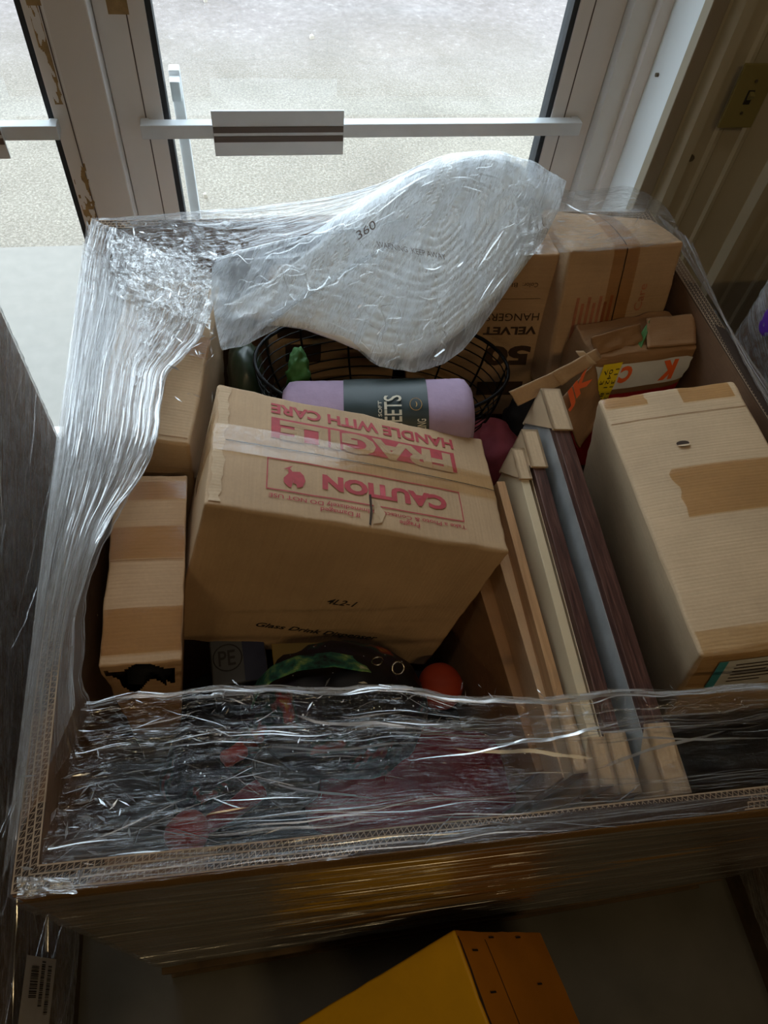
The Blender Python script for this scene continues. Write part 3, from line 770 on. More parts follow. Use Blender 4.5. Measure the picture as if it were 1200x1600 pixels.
for k in range(7): C.strip('faded_red_lettering', M['faded_red'], r, 'front', .030 + k * .011, .036 + k * .011, .085 + .01 * (k % 3), .212 - .012 * (k % 2), .0008, 2, 12)

# --- 50 VELVET HANGERS
c = pose([.2772, 1.1102, .9664, -.1184, -.0748, -.1738, .274, .135, .3853])
r = carton_root('cardboard_box', c, 'kraft box printed 50 VELVET HANGERS upside down, behind the wire basket')
C = Carton(c, .004, .004, .0012, 12); C.body('box_body', M['kraft'], r, 16)
BP = M['brown_print']
C.text('dark_lettering', '50', BP, r, 'front', .156, .250, .139, .188, True, bold=.05)
C.text('dark_lettering', 'VELVET', BP, r, 'front', .150, .255, .2145, .233, True, bold=.035)
C.text('dark_lettering', 'HANGERS', BP, r, 'front', .152, .255, .246, .263, True)
C.strip('dark_line', BP, r, 'front', .150, .252, .2945, .2955, .0009, 10, 1)
C.text('dark_lettering', 'Color:', BP, r, 'front', .214, .243, .3195, .3285, True)
C.text('dark_lettering', 'Black', BP, r, 'front', .170, .205, .3195, .3285, True)
C.strip('dark_panel', BP, r, 'front', .150, .245, .06, .096, .0009, 6, 4)

# --- wide carton back left
c = pose([-.2802, .7547, .9442, .0618, .0823, -.1714, .1631, .3398, .3])
for k_ in c: c[k_] = c[k_] + Vector((.014 if c[k_].x < -.2 else .004, 0, 0))
c['fl'].x = max(c['fl'].x, -.252); c['FL'].x = max(c['FL'].x, -.256)
r = carton_root('cardboard_box', c, 'long kraft box under bunched white film, back left of the bin')
C = Carton(c, .004, .005, .0014, 17); C.body('box_body', M['kraft_light'], r, 18)
C.strip('crease', M['kraft_dark'], r, 'top', .004, C.W - .004, .0105, .0120, .0009, 12, 1)
C.strip('brown_tape', M['brown_tape'], r, 'top', .02, .15, .17, .215, .0014, 8, 5)

# --- narrow torn carton left
c = pose([-.239, .4022, .9041, .0052, .0402, -.0272, .1016, .2962, .40])
for k_ in c: c[k_] = c[k_] + Vector((.006, 0, 0))
r = carton_root('cardboard_box', c, 'narrow taped kraft box with its near end torn open, left side of the bin')
c['fr'].x -= .045; c['br'].x -= .045
C = Carton(c, .002, .003, .0012, 21)
def hole(a, b):
    top_edge = .975 - .035 * math.sin(a * 9); bot = .82 + .05 * math.sin(a * 11 + 1) + .05 * (1 if a < .18 or a > .8 else 0)
    return .05 < a < .93 and bot < b < top_edge
C.body('box_body', M['kraft'], r, 64, hole)
for (a, b_) in ((.252, .284), (.153, .205), (.014, .078)): C.strip('brown_tape', M['brown_tape'], r, 'top', .001, C.W - .001, a, b_, .0012, 10, 6)
C.strip('crease', M['kraft_dark'], r, 'top', .002, C.W - .002, .1500, .1512, .0009, 10, 1)
b = MB(); b.tube([C.tri(.5, .06, .72), C.tri(.55, .3, .8), C.tri(.5, .7, .75)], [.028, .04, .03], 14)
o = b.build('dark_packed_bundle', M['dark_cloth'], None, True); tag(o, 'black bundle seen inside the torn end of the narrow left box', 'bundle')

# --- crushed red and kraft carton
P_ = lambda px, py, z: atz(px, py, z)
c = dict(FL=P_(932, 562, .90), FR=P_(1090, 540, .905), fl=P_(932, 562, .90) + Vector((-.02, -.03, -.28)), fr=P_(1090, 540, .905) + Vector((-.005, -.03, -.28)))
c['FL'] = Vector((c['FL'].x, c['FL'].y, .90)); back = Vector((-.01, .10, -.005))
for k_ in ('FL', 'FR', 'fl', 'fr'): c[k_.replace('F', 'B').replace('f', 'b')] = c[k_] + back
r = carton_root('crushed_carton', c, 'crushed kraft and red carton with white tape and a yellow sticker, behind the right-hand box')
C = Carton(c, .004, .005, .004, 31); C.body('box_body', M['kraft_dark'], r, 16)
H = C.H
C.strip('white_tape', M['label_white'], r, 'front', .001, C.W - .001, H - .075, H - .018, .0016, 16, 5)
C.strip('red_panel', M['crimson'], r, 'front', .001, C.W - .001, .002, H - .088, .0014, 12, 8)
C.text('orange_lettering', 'K', M['orange_ink'], r, 'front', C.W * .70, C.W * .86, H - .068, H - .022, True, bold=.06, off=.0026)
C.text('orange_lettering', 'C', M['orange_ink'], r, 'front', .058, .082, H - .060, H - .022, True, bold=.06, off=.0026)
ys = C.strip('yellow_sticker', M['label_yellow'], r, 'front', .018, .054, H - .115, H - .012, .0034, 6, 6)
for k in range(3):
    C.text('sticker_print', ('7 3 1 4', '0421 88', '11 31 13')[k], M['black_print'], r, 'front', .023 + k * .011, .030 + k * .011, H - .105 + .004 * k, H - .024, vert=1, off=.0042)
# left side panel, splayed outwards, with tape and red foot
def patch(name, q, mat, parent, n=12, amp=.003, seed=0, thick=.003, off=0, order=None):
    """thin board through 4 corner points (a b c d around)"""
    a, b_, c_, d_ = [np.array(v) for v in q]; S = np.linspace(0, 1, n)[:, None, None]; T = np.linspace(0, 1, n)[None, :, None]
    G = (a * (1 - S) + b_ * S) * (1 - T) + (d_ * (1 - S) + c_ * S) * T
    L1 = np.linalg.norm(b_ - a); L2 = np.linalg.norm(d_ - a)
    u = S[..., 0] * L1 + 0 * T[..., 0]; v = T[..., 0] * L2 + 0 * S[..., 0]
    dd = amp * (perlin(u * 30, v * 30, seed) + .6 * perlin(u * 70, v * 70, seed + 2)) + off
    return sheet(name, G, mat, parent, np.stack([u, v], -1), disp=dd, thick=thick)
A, B, D_, E_ = P_(928, 566, .90), P_(872, 628, .86), P_(905, 700, .80), P_(940, 645, .81)
lp = patch('side_panel', (B, A, E_, D_), M['kraft_dark'], r, 14, .004, 3, .003)
patch('white_tape', (B.lerp(D_, .15), A.lerp(E_, .2), A.lerp(E_, .62), B.lerp(D_, .55)), M['label_white'], r, 12, .003, 3, .0005, .004)
patch('red_panel', (B.lerp(D_, .72), A.lerp(E_, .75), E_, D_), M['crimson'], r, 12, .003, 3, .0005, .004)
text_flat('orange_lettering', 'JK', M['orange_ink'], r, D_.lerp(B, .72) + Vector((.004, -.006, .012)), (A - B) * .62 + Vector((0, 0, .012)), (B - D_) * .32 + Vector((0, -.004, .01)), .05)
# top flaps
F1, F2, F3, F4_ = P_(1010, 497, .925), P_(1088, 490, .93), P_(1088, 536, .912), P_(1012, 543, .91)
patch('top_flap', (F4_, F3, F2, F1), M['kraft_dark'], r, 14, .004, 8, .004)
G1, G2, G3, G4 = P_(925, 528, .925), P_(1000, 505, .93), P_(1005, 535, .905), P_(932, 556, .90)
patch('top_flap', (G4, G3, G2, G1), M['kraft_dark'], r, 14, .008, 11, .004)
patch('torn_flap', (P_(795, 612, .915), P_(862, 582, .92), P_(875, 601, .90), P_(808, 634, .895)), M['kraft'], r, 10, .002, 12, .004)
patch('torn_flap', (P_(860, 583, .92), P_(930, 545, .925), P_(938, 560, .91), P_(876, 602, .90)), M['kraft'], r, 10, .003, 14, .004)
patch('torn_flap', (P_(900, 548, .925), P_(912, 548, .93), P_(932, 568, .915), P_(915, 570, .91)), M['kraft_light'], r, 8, .003, 15, .003)
tl_ = patch('torn_tissue', (P_(990, 540, .90), P_(1015, 500, .925), P_(1012, 522, .915), P_(1000, 548, .90)), M['leaf'], None, 8, .004, 16, .002)
tag(tl_, 'scrap of green paper poking out behind the crushed carton', 'paper')

# ================================================================== FRAMES AND FLAT BOARDS
def slab(name, a, b, w, h, mat, parent=None, lean=.10, bev=.0015, wdir=None):
    """upright board: top-left edge a->b, thickness w towards +x, height h down, leaning"""
    a, b = Vector(a), Vector(b); d = (b - a).normalized(); dn = Vector((-lean, 0, -1)).normalized(); dn = (dn - d * dn.dot(d)).normalized()
    wv = d.cross(dn).normalized()
    if wv.x < 0: wv = -wv
    m_ = MB(); m_.hexa([b + dn * h, b + wv * w + dn * h, a + wv * w + dn * h, a + dn * h, b, b + wv * w, a + wv * w, a])
    return m_.build(name, mat, parent, bev=bev), d, wv, dn
def framed(name, a, b, w, h, label, mat_edge, mat_face, caps=(True, True), lean=.10, cap=.085, group=None, cat='picture frame', capmat=None):
    a, b = Vector(a), Vector(b); r = empty(name, a.lerp(b, .5) + Vector((0, 0, -h)), label, cat, group)
    _, d, wv, dn = slab('frame_edge', a, b, w, h, mat_edge, r, lean)
    if mat_face:
        e = .0015; q0 = a - wv * e + dn * .012; q1 = b - wv * e + dn * .012
        m_ = MB(); m_.hexa([q1 + dn * (h - .03), q1 + wv * .001 + dn * (h - .03), q0 + wv * .001 + dn * (h - .03), q0 + dn * (h - .03), q1, q1 + wv * .001, q0 + wv * .001, q0])
        m_.build('canvas_face', mat_face, r)
    t = .004
    for on, p, s in ((caps[0], a, 1), (caps[1], b, -1)):
        if not on: continue
        base = p - d * s * t
        m_ = MB()
        x = d * s * cap
        def hx(p0, du, dv, dw):
            m_.hexa([p0, p0 + du, p0 + du + dv, p0 + dv, p0 + dw, p0 + du + dw, p0 + du + dv + dw, p0 + dv + dw])
        hx(base - wv * t - dn * t, x, wv * (w + 2 * t), dn * t)                       # over the top edge
        hx(base - wv * t - dn * t, d * s * t, wv * (w + 2 * t), dn * (cap + t))        # over the end
        for off in (-t, w):                                                         # triangular cheeks
            p0 = base + wv * off - dn * t; vv = [p0, p0 + x, p0 + dn * (cap + t)]
            lo_ = [m_.b.verts.new(v) for v in vv]; hi_ = [m_.b.verts.new(v + wv * t) for v in vv]
            m_.b.faces.new(lo_[::-1]); m_.b.faces.new(hi_)
            for i in range(3): m_.b.faces.new([lo_[i], lo_[(i + 1) % 3], hi_[(i + 1) % 3], hi_[i]])
        m_.build('corner_protector', capmat or M['kraft_light'], r)
    return r
GRP = None
framed('picture_frame', atz(848, 612, .935), atz(1042, 1238, .915), .026, .40, 'dark walnut picture frame with grey canvas and kraft corner guards, beside the big right box', M['walnut'], M['canvas'], cap=.085)
framed('picture_frame', atz(818, 676, .905), atz(972, 1236, .895), .020, .38, 'dark walnut picture frame with kraft corner guards, left of the grey canvas one', M['walnut'], M['cream_board'], cap=.075)
framed('flat_board', atz(802, 705, .90), atz(940, 1225, .885), .014, .37, 'cream edged flat board with a kraft corner guard, left of the two dark frames', M['cream_board'], None, caps=(True, True), cap=.06, cat='board')
framed('wooden_board', atz(776, 752, .875), atz(898, 1205, .865), .014, .36, 'thin pine edged board standing left of the cream edged board', M['pine'], None, caps=(False, True), cap=.10, cat='board')
framed('flat_carton', atz(758, 800, .85), atz(880, 1216, .84), .022, .34, 'wide kraft flat carton on edge, left of the pine edged board', M['kraft'], None, caps=(False, False), cat='box')
framed('flat_carton', atz(734, 870, .80), atz(838, 1206, .79), .022, .30, 'brown kraft flat carton on edge, nearest the tilted FRAGILE box', M['kraft_dark'], None, caps=(False, False), cat='box')

# ================================================================== WIRE BASKET AND WHAT IT HOLDS
BCx, BCy = .214, .925
bk = empty('wire_basket', (BCx, BCy, .67), 'round black wire basket behind the FRAGILE box', 'basket')
def ell(z, rx, ry, n=48, rnd=0): return [(BCx + rx * math.cos(2 * math.pi * k / n), BCy + ry * math.sin(2 * math.pi * k / n), z + .02 * math.cos(2 * math.pi * k / n) * -1) for k in range(n)]
RX, RY = .226, .130
b = MB(); b.tube(ell(.88, RX, RY), .0035, 8, True); b.build('rim', M['wire'], bk, True)
for k in range(9):
    f = 1 - .25 * ((k + 1) / 9) ** 2
    b = MB(); b.tube(ell(.88 - .020 * (k + 1), RX * f, RY * f), .0013, 6, True); b.build('ring_wire', M['wire'], bk, True)
for k in range(14):
    t = 2 * math.pi * k / 14; pts = []
    for j in range(8):
        f = 1 - .25 * (j / 7 * 9 / 9) ** 2; z = .88 - .19 * j / 7
        pts.append((BCx + RX * f * math.cos(t), BCy + RY * f * math.sin(t), z - .02 * math.cos(t)))
    b = MB(); b.tube(pts, .0022, 6); b.build('upright_wire', M['wire'], bk, True)
def blob(name, cen, rad, mat, parent=None, n=(36, 24), p=2.5, amp=.006, freq=18, seed=0, rot=None, flat=1):
    V = []; F = []; nu, nv = n; cen = Vector(cen)
    sp = lambda c, e: math.copysign(abs(c) ** e, c)
    for j in range(nv + 1):
        ph = -math.pi / 2 + math.pi * j / nv
        for i in range(nu):
            t = 2 * math.pi * i / nu; e = 2 / p
            q = Vector((rad[0] * sp(math.cos(ph), e) * sp(math.cos(t), e), rad[1] * sp(math.cos(ph), e) * sp(math.sin(t), e), rad[2] * sp(math.sin(ph), e)))
            if rot: q = rotv(*rot) @ q
            w_ = cen + q; k = mn.noise(w_ * freq + Vector((seed, 0, 0))) + .5 * mn.noise(w_ * freq * 2.3 + Vector((seed, 5, 0)))
            V.append(w_ + q.normalized() * amp * k)
    for j in range(nv):
        for i in range(nu): F.append([j * nu + i, j * nu + (i + 1) % nu, (j + 1) * nu + (i + 1) % nu, (j + 1) * nu + i])
    me = bpy.data.meshes.new(name); me.from_pydata([tuple(v) for v in V], [], F)
    bm_ = bmesh.new(); bm_.from_mesh(me); bmesh.ops.remove_doubles(bm_, verts=bm_.verts, dist=1e-5); bm_.to_mesh(me); bm_.free()
    return link(name, me, mat, parent, True)
# kraft parcels in the basket seen through the wires
c = pose([.03, 1.085, .895, .05, .02, .03, .25, .10, .26])
r = carton_root('kraft_parcel', c, 'kraft parcel with dark printed bands, standing behind the wire basket', 'parcel')
C = Carton(c, .008, .008, .003, 40); C.body('parcel_body', M['kraft'], r, 12)
C.strip('dark_band', M['brown_print'], r, 'front', .005, .24, .165, .195, .0012, 10, 3)
C.strip('dark_band', M['brown_print'], r, 'front', .02, .09, .10, .15, .0012, 6, 3)
lf = blob('artificial_plant', (BCx - .150, BCy + .03, .83), (.020, .03, .05), M['leaf'], None, amp=.014, freq=50, seed=3); tag(lf, 'small green leafy sprig at the left inside the wire basket', 'plant')
# rolled sheet set with its sleeve
a0, a1 = atz(500, 652, .872), atz(722, 648, .885)
sr = empty('bedsheet_roll', a0.lerp(a1, .5) + Vector((0, 0, -.05)), 'lavender bed sheet roll in a dark green sleeve behind the FRAGILE box', 'bedsheets')
ax = (a1 - a0).normalized(); up = Vector((0, 0, 1)); sd = ax.cross(up).normalized(); up = sd.cross(ax)
def roll(name, t0, t1, rr, mat, cap=True, n=40, k=20, ends=0):
    V = []; F = []; L = (a1 - a0).length
    for i in range(k + 1):
        s_ = t0 + (t1 - t0) * i / k
        e = 1
        if ends:
            dd = min(s_ - t0, t1 - s_) * L / .02
            e = math.sqrt(max(0, 1 - (1 - min(1, dd)) ** 2)) * .25 + .75
        for j in range(n):
            th = 2 * math.pi * j / n; sx, sy = math.cos(th), math.sin(th); q = sd * (math.copysign(abs(sx) ** .85, sx) * rr * 1.0) + up * (math.copysign(abs(sy) ** .85, sy) * rr * .82)
            w_ = a0.lerp(a1, s_) + q * e; V.append(w_ + q.normalized() * .0012 * mn.noise(w_ * 40))
    for i in range(k):
        for j in range(n): F.append([i * n + j, i * n + (j + 1) % n, (i + 1) * n + (j + 1) % n, (i + 1) * n + j])
    if cap: F += [list(range(n))[::-1], [k * n + j for j in range(n)]]
    return from_data(name, V, F, mat, sr, None, True)
roll('cotton_roll', -.25, 1.06, .062, M['lavender'], k=30, ends=1)
roll('paper_sleeve', .17, .74, .0635, M['dark_green'], cap=False)
def on_roll(txt, name, s0, s1, th0, th1, mat, vert=True):
    me = text_mesh(txt, .01); co = np.array([v.co[:2] for v in me.vertices]); lo, hi = co.min(0), co.max(0)
    for v in me.vertices:
        a, b_ = (v.co.x - lo[0]) / (hi[0] - lo[0]), (v.co.y - lo[1]) / (hi[1] - lo[1])
        if vert: a, b_ = b_, a
        if vert: s_ = s1 - (s1 - s0) * (a); s_ = s0 + (s1 - s0) * (1 - a); th = th0 + (th1 - th0) * b_
        else: s_ = s0 + (s1 - s0) * a; th = th0 + (th1 - th0) * b_
        sx, sy = math.cos(th), math.sin(th); q = sd * (math.copysign(abs(sx) ** .85, sx) * .0645) + up * (math.copysign(abs(sy) ** .85, sy) * .0645 * .82)
        v.co = a0.lerp(a1, s_) + q + q.normalized() * .0012
    link(name, me, mat, sr)
R_ = math.radians
on_roll('SHEETS', 'sleeve_lettering', .44, .56, R_(20), R_(88), M['cream_ink'])
on_roll('SUPER SOFT', 'sleeve_lettering', .40, .425, R_(22), R_(80), M['cream_ink'])
on_roll('COOLING', 'sleeve_lettering', .66, .72, R_(10), R_(50), M['cream_ink'])
rg = MB(); cc = []
for k in range(28):
    t = 2 * math.pi * k / 28; s_ = .655 + .04 * math.cos(t); th = R_(74) + .17 * math.sin(t)
    sx, sy = math.cos(th), math.sin(th); cc.append(a0.lerp(a1, s_) + sd * (abs(sx) ** .85 * .0652) + up * (abs(sy) ** .85 * .0652 * .82))
rg.tube(cc, .0005, 4, True); rg.build('sleeve_emblem', M['gold_ink'], sr)
mo = []
for t in np.linspace(-1.2, 1.2, 10): mo.append((.016 * math.cos(t), .08 * math.sin(t)))
for t in np.linspace(1.2, -1.2, 10): mo.append((.010 * math.cos(t), .08 * math.sin(t)))
V = []
for (ds, dt) in mo:
    th = R_(74) + dt; sx, sy = math.cos(th), math.sin(th); V.append(a0.lerp(a1, .648 + ds) + sd * (abs(sx) ** .85 * .0654) + up * (abs(sy) ** .85 * .0654 * .82))
from_data('moon_emblem', V, [[i, i + 1, 18 - i, 19 - i] for i in range(9)], M['gold_ink'], sr)
# dark green plastic bag left of the basket, dusty pink cloth right of it
o = blob('plastic_sack', (-.030, .99, .72), (.035, .10, .15), M['green_bag'], None, amp=.02, freq=16, seed=8); tag(o, 'dark green plastic sack between the back left box and the wire basket', 'sack')
o = blob('folded_cloth', atz(768, 706, .72), (.05, .06, .05), M['pink_cloth'], None, amp=.012, freq=22, seed=9); tag(o, 'dusty pink cloth right behind the corner of the FRAGILE box', 'cloth')
o = blob('black_garment', atz(822, 655, .68), (.045, .05, .05), M['dark_cloth'], None, amp=.015, freq=22, seed=10); tag(o, 'black garment in the gap between the wire basket and the dark frame', 'clothing')

# ================================================================== COILED ROPE MAT IN ITS BAG
# mat plane: centre, long axis up-right, short axis towards the viewer
def sad_pt(px, py):
    t = (py - 240) / 340.0; k = max(0., (520 - px) / 180.)
    return aty(px, py, 1.255 - .405 * t - .02 * k * k)
MATO = [(362, 480), (392, 466), (440, 436), (500, 388), (575, 325), (655, 272), (750, 246), (812, 262), (843, 300), (840, 368), (800, 430), (742, 490), (690, 532), (638, 554), (585, 548), (530, 524), (480, 506), (430, 494), (390, 488)]
BAGO = [(332, 412), (345, 402), (400, 404), (455, 385), (520, 345), (580, 303), (640, 268), (700, 242), (765, 236), (830, 252), (884, 285), (872, 330), (848, 378), (802, 440), (752, 512), (724, 546), (694, 568), (648, 582), (592, 572), (566, 552), (545, 532), (480, 514), (400, 506), (378, 540), (345, 545), (336, 500), (330, 455)]
mc = sad_pt(650, 400)
e1 = (sad_pt(800, 330) - sad_pt(500, 470)).normalized(); e2 = sad_pt(600, 300) - sad_pt(680, 500); e2 = (e2 - e1 * e2.dot(e1)).normalized()
nn = e1.cross(e2).normalized()
if nn.z < 0: nn = -nn
mat_r = empty('coiled_mat', mc, 'white coiled rope mat bent inside the milky plastic bag', 'mat')
def outline_px(O, n):
    q = poly_interp([(a, b, 0) for a, b in O + [O[0]]], n + 1, sm=.6)[:-1, :2]
    return q
mo_ = outline_px(MATO, 160); MC = np.array([690., 345.])
nr, nt = 120, 160; V = []; F = []
for side in (0, 1):
    for i in range(nr + 1):
        rr = i / nr
        for j in range(nt):
            p = MC + (mo_[j] - MC) * rr; lift = .0035 * abs(math.sin(math.pi * rr * 15)) + .003
            V.append(sad_pt(*p) + nn * (lift if side == 0 else -.009))
def vid(s_, i, j): return s_ * (nr + 1) * nt + i * nt + j % nt
for i in range(nr):
    for j in range(nt):
        F.append([vid(0, i, j), vid(0, i + 1, j), vid(0, i + 1, j + 1), vid(0, i, j + 1)]); F.append([vid(1, i, j), vid(1, i, j + 1), vid(1, i + 1, j + 1), vid(1, i + 1, j)])
for j in range(nt): F.append([vid(0, nr, j), vid(1, nr, j), vid(1, nr, j + 1), vid(0, nr, j + 1)])
from_data('rope_coils', V, F, M['white_disc'], mat_r, None, True)
b = MB(); b.tube([sad_pt(*p) - nn * .003 for p in mo_], .009, 8, True); b.build('rope_edge', M['white_disc'], mat_r, True)
bo_ = outline_px(BAGO, 240); bo_ = np.concatenate([bo_, bo_[:1]])
bag = empty('plastic_bag', mc + Vector((0, 0, -.05)), 'clear milky plastic bag around the coiled mat, draped over the back of the bin', 'bag')
def bag_sheet(sgn, name, seed):
    rs = np.linspace(.0, 1, 90); G = np.zeros((90, len(bo_), 3)); n_ = np.array(nn)
    for i, q in enumerate(rs):
        h = (.022 if sgn > 0 else -.024) * (1 - q ** 6)
        for j in range(len(bo_)):
            p = MC + (bo_[j] - MC) * q; G[i, j] = np.array(sad_pt(*p)) + n_ * h
    d = G - np.array(mc); u = d @ np.array(e1); v = d @ np.array(e2)
    uu = (u * .8 + v * .6); vv = (v * .8 - u * .6)
    wr = .0035 * ridged(uu * 4 + perlin(u * 5, v * 5, seed), vv * 14, seed, 2) + .0015 * ridged(u * 10, v * 10, seed + 5, 2) + .006 * perlin(u * 6, v * 6, seed + 1)
    wr = wr * (.35 + .9 * rs[:, None] ** 2)
    G = G + wr[..., None] * n_ * (1 if sgn > 0 else -1)
    dn_ = .75 + .5 * ridged(uu * 4, vv * 12, seed + 3) + .4 * (rs[:, None] ** 6)
    sheet(name, G, M['bag_film'], bag, np.stack([uu, vv], -1), dens=dn_)
    return G
GBG = bag_sheet(1, 'bag_front', 21)
folds('bag_folds', GBG, bag, 70, 14, axis=0, slen=(.15, .6), sfun=lambda R: .6 + .4 * R.rand(), wid=(.0004, .0018), op=(.12, .5), slope=.06, wob=.02)
folds('bag_folds', GBG, bag, 60, 15, axis=1, slen=(.02, .10), tfun=lambda R: .35 + .65 * R.rand(), wid=(.0004, .0020), op=(.15, .6), slope=.5)
bag_sheet(-1, 'bag_back', 31)
def saddle(px, py): return sad_pt(px, py).y
for (s_, p0, p1, p2, p3) in (('360', (558, 395), (586, 375), (592, 390), (564, 408)), ):
    o_ = aty(556, 395, saddle(0, 390)) + nn * .03; text_flat('printed_mark', s_, M['brown_print'], bag, o_, (aty(584, 376, saddle(0, 376)) - aty(556, 396, saddle(0, 396))), (aty(550, 378, saddle(0, 378)) - aty(556, 396, saddle(0, 396))) * .7)
o_ = aty(585, 405, saddle(0, 405)) + nn * .03
text_flat('printed_mark', 'WARNING  KEEP AWAY', M['brown_print'], bag, o_, (aty(690, 425, saddle(0, 425)) - aty(585, 405, saddle(0, 405))), (aty(583, 396, saddle(0, 396)) - aty(585, 405, saddle(0, 405))))

# ================================================================== THINGS LOW IN THE BIN
o = blob('galaxy_print_bag', atz(528, 1110, .70), (.135, .10, .075), M['galaxy'], None, n=(60, 40), amp=.016, freq=14, seed=2)
gb_ = o; tag(o, 'dark galaxy print cloth bag in front of the FRAGILE box', 'bag')
st = MB(); pts = [atz(392, 1100, .73), atz(402, 1075, .76), atz(425, 1052, .785), atz(465, 1036, .795), atz(520, 1030, .79), atz(575, 1040, .77), atz(600, 1070, .74)]
ip = poly_interp(pts, 40)
for i in range(39):
    a_, b_ = Vector(ip[i]), Vector(ip[i + 1]); wv = Vector((.0, .014, -.010)); t_ = Vector((0, .001, .002))
    st.hexa([a_ - wv - t_, b_ - wv - t_, b_ + wv - t_, a_ + wv - t_, a_ - wv + t_, b_ - wv + t_, b_ + wv + t_, a_ + wv + t_])
so = st.build('strap', M['teal_strap'], gb_); so.location = Vector((0, 0, 0))
def torus(name, cen, R, r, nrm, mat, parent):
    nrm = Vector(nrm).normalized(); a_ = nrm.cross(Vector((0, 0, 1))).normalized(); b_ = nrm.cross(a_)
    m_ = MB(); m_.tube([Vector(cen) + (a_ * math.cos(t) + b_ * math.sin(t)) * R for t in np.linspace(0, 2 * math.pi, 25)[:-1]], r, 6, True)
    return m_.build(name, mat, parent, True)
torus('strap_ring', atz(622, 1044, .79), .009, .0015, (.2, -.6, 1), M['steel'], gb_)
torus('strap_ring', atz(590, 1033, .79), .008, .0013, (0, -1, .4), M['steel'], gb_)
def ball(name, cen, R, mat, label, cat='ball', amp=.0):
    o = blob(name, cen, (R, R, R), mat, None, n=(40, 28), p=2, amp=amp, freq=20, seed=5); tag(o, label, cat); return o
ball('orange_ball', atz(688, 1072, .66), .037, M['orange_plastic'], 'dull orange round toy in the dark gap right of the galaxy bag', 'toy', .002)
ball('red_ball', atz(292, 1302, .70), .030, M['red_plastic'], 'red round toy pressed under the film near the front rim', 'toy', .003)
o = blob('red_garment', atz(650, 1222, .64), (.17, .075, .055), M['red_cloth'], None, n=(60, 36), amp=.016, freq=13, seed=12); tag(o, 'folded dark red garment under the front film', 'clothing')
o = blob('grey_pouch', atz(452, 1210, .70), (.045, .05, .02), M['grey_plastic'], None, amp=.008, freq=20, seed=14, rot=(.3, .2, .6)); tag(o, 'dark grey pouch between the galaxy bag and the red garment', 'pouch')
o = blob('crumpled_garment', atz(350, 1195, .66), (.09, .08, .05), M['galaxy'], None, n=(60, 36), amp=.02, freq=17, seed=25); tag(o, 'crumpled dark patterned garment under the front left film', 'clothing')
o = blob('red_ribbon', atz(372, 1258, .70), (.07, .014, .012), M['red_cloth'], None, amp=.008, freq=30, seed=22, rot=(0, -.1, .45)); tag(o, 'dark red cloth ribbon running from the red round toy', 'ribbon')
o = blob('red_bead_cluster', atz(365, 1180, .72), (.018, .012, .010), M['red_plastic'], None, amp=.007, freq=60, seed=23, rot=(0, 0, .5)); tag(o, 'small red plastic trinket on the crumpled patterned garment', 'trinket')
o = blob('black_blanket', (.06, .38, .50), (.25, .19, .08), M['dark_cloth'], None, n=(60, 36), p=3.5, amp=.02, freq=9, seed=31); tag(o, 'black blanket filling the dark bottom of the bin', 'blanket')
# navy, mustard and white packages behind the narrow carton
c = pose([-.115, .44, .70, .0, .05, .05, .085, .10, .12])
r = carton_root('small_package', c, 'small white and navy package with a circled logo beside the torn narrow box', 'package'); C = Carton(c, .002, .002, .001, 50); C.body('package_body', M['grey_plastic'], r, 8)
C.strip('navy_panel', M['navy'], r, 'top', .05, .084, .002, .098, .001, 4, 4)
C.text('circle_lettering', 'PE', M['black_print'], r, 'top', .012, .038, .03, .055, False, bold=.01)
vs = [C.face('top', .026 + .022 * math.cos(t), .043 + .022 * math.sin(t), .0012) for t in np.linspace(0, 2 * math.pi, 30)[:-1]]
m_ = MB(); m_.tube(vs, .0007, 4, True); m_.build('logo_circle', M['black_print'], r)
c = pose([-.02, .44, .69, .0, .0, .02, .11, .10, .12])
r = carton_root('mustard_package', c, 'mustard yellow package beside the galaxy bag', 'package'); C = Carton(c, .002, .002, .001, 51); C.body('package_body', M['mustard'], r, 8)

# ================================================================== STRETCH FILM ROUND THE BIN
film = empty('stretch_film', (.3, .69, .10), 'clear stretch film wrapped round the bulk bin and lapped over its rim', 'stretch film')
def film_side(k0, k1, name, mat, nu=160, nv=110, amp=.003, zlo=.14, outward=(0, -1, 0), seed=0, dens=1., cut=None, off=.006):
    A0, A1 = np.array(R4[k0]), np.array(R4[k1]); B0, B1 = np.array(F4[k0]), np.array(F4[k1]); ow = np.array(outward, float)
    S = np.linspace(0, 1, nu)[:, None]; T = np.linspace(0, 1, nv)[None, :]
    top = A0 + (A1 - A0) * S[..., None]; bot = B0 + (B1 - B0) * S[..., None]
    G = top * (1 - T[..., None]) + bot * T[..., None] + ow * off
    L = np.linalg.norm(A1 - A0); u = S * L + 0 * T; v = T * .82 + 0 * S
    d = amp * (.8 * ridged(u * 1.2, v * 40, seed) + .5 * perlin(u * 4, v * 14, seed + 2) + .5 * perlin(u * 2, v * 120, seed + 7))
    G = G + d[..., None] * ow
    if cut is not None: G[..., 2] = G[..., 2]
    dn_ = dens * (1 + .6 * ridged(u * 1.5, v * 12, seed + 4))
    sheet(name, G, mat, film, np.stack([u, v], -1), dens=dn_)
    return G
GS1 = film_side('fl', 'fr', 'side_wrap', M['film_front'], 220, 160, .004, outward=(0, -1, 0), seed=1, dens=1.0)
film_side('bl', 'fl', 'side_wrap', M['film_neigh'], 120, 80, .004, outward=(-1, 0, 0), seed=2)
film_side('fr', 'br', 'side_wrap', M['film_neigh'], 120, 80, .004, outward=(1, 0, 0), seed=3, off=.004)
film_side('br', 'bl', 'side_wrap', M['film_neigh'], 120, 80, .004, outward=(0, 1, 0), seed=4)

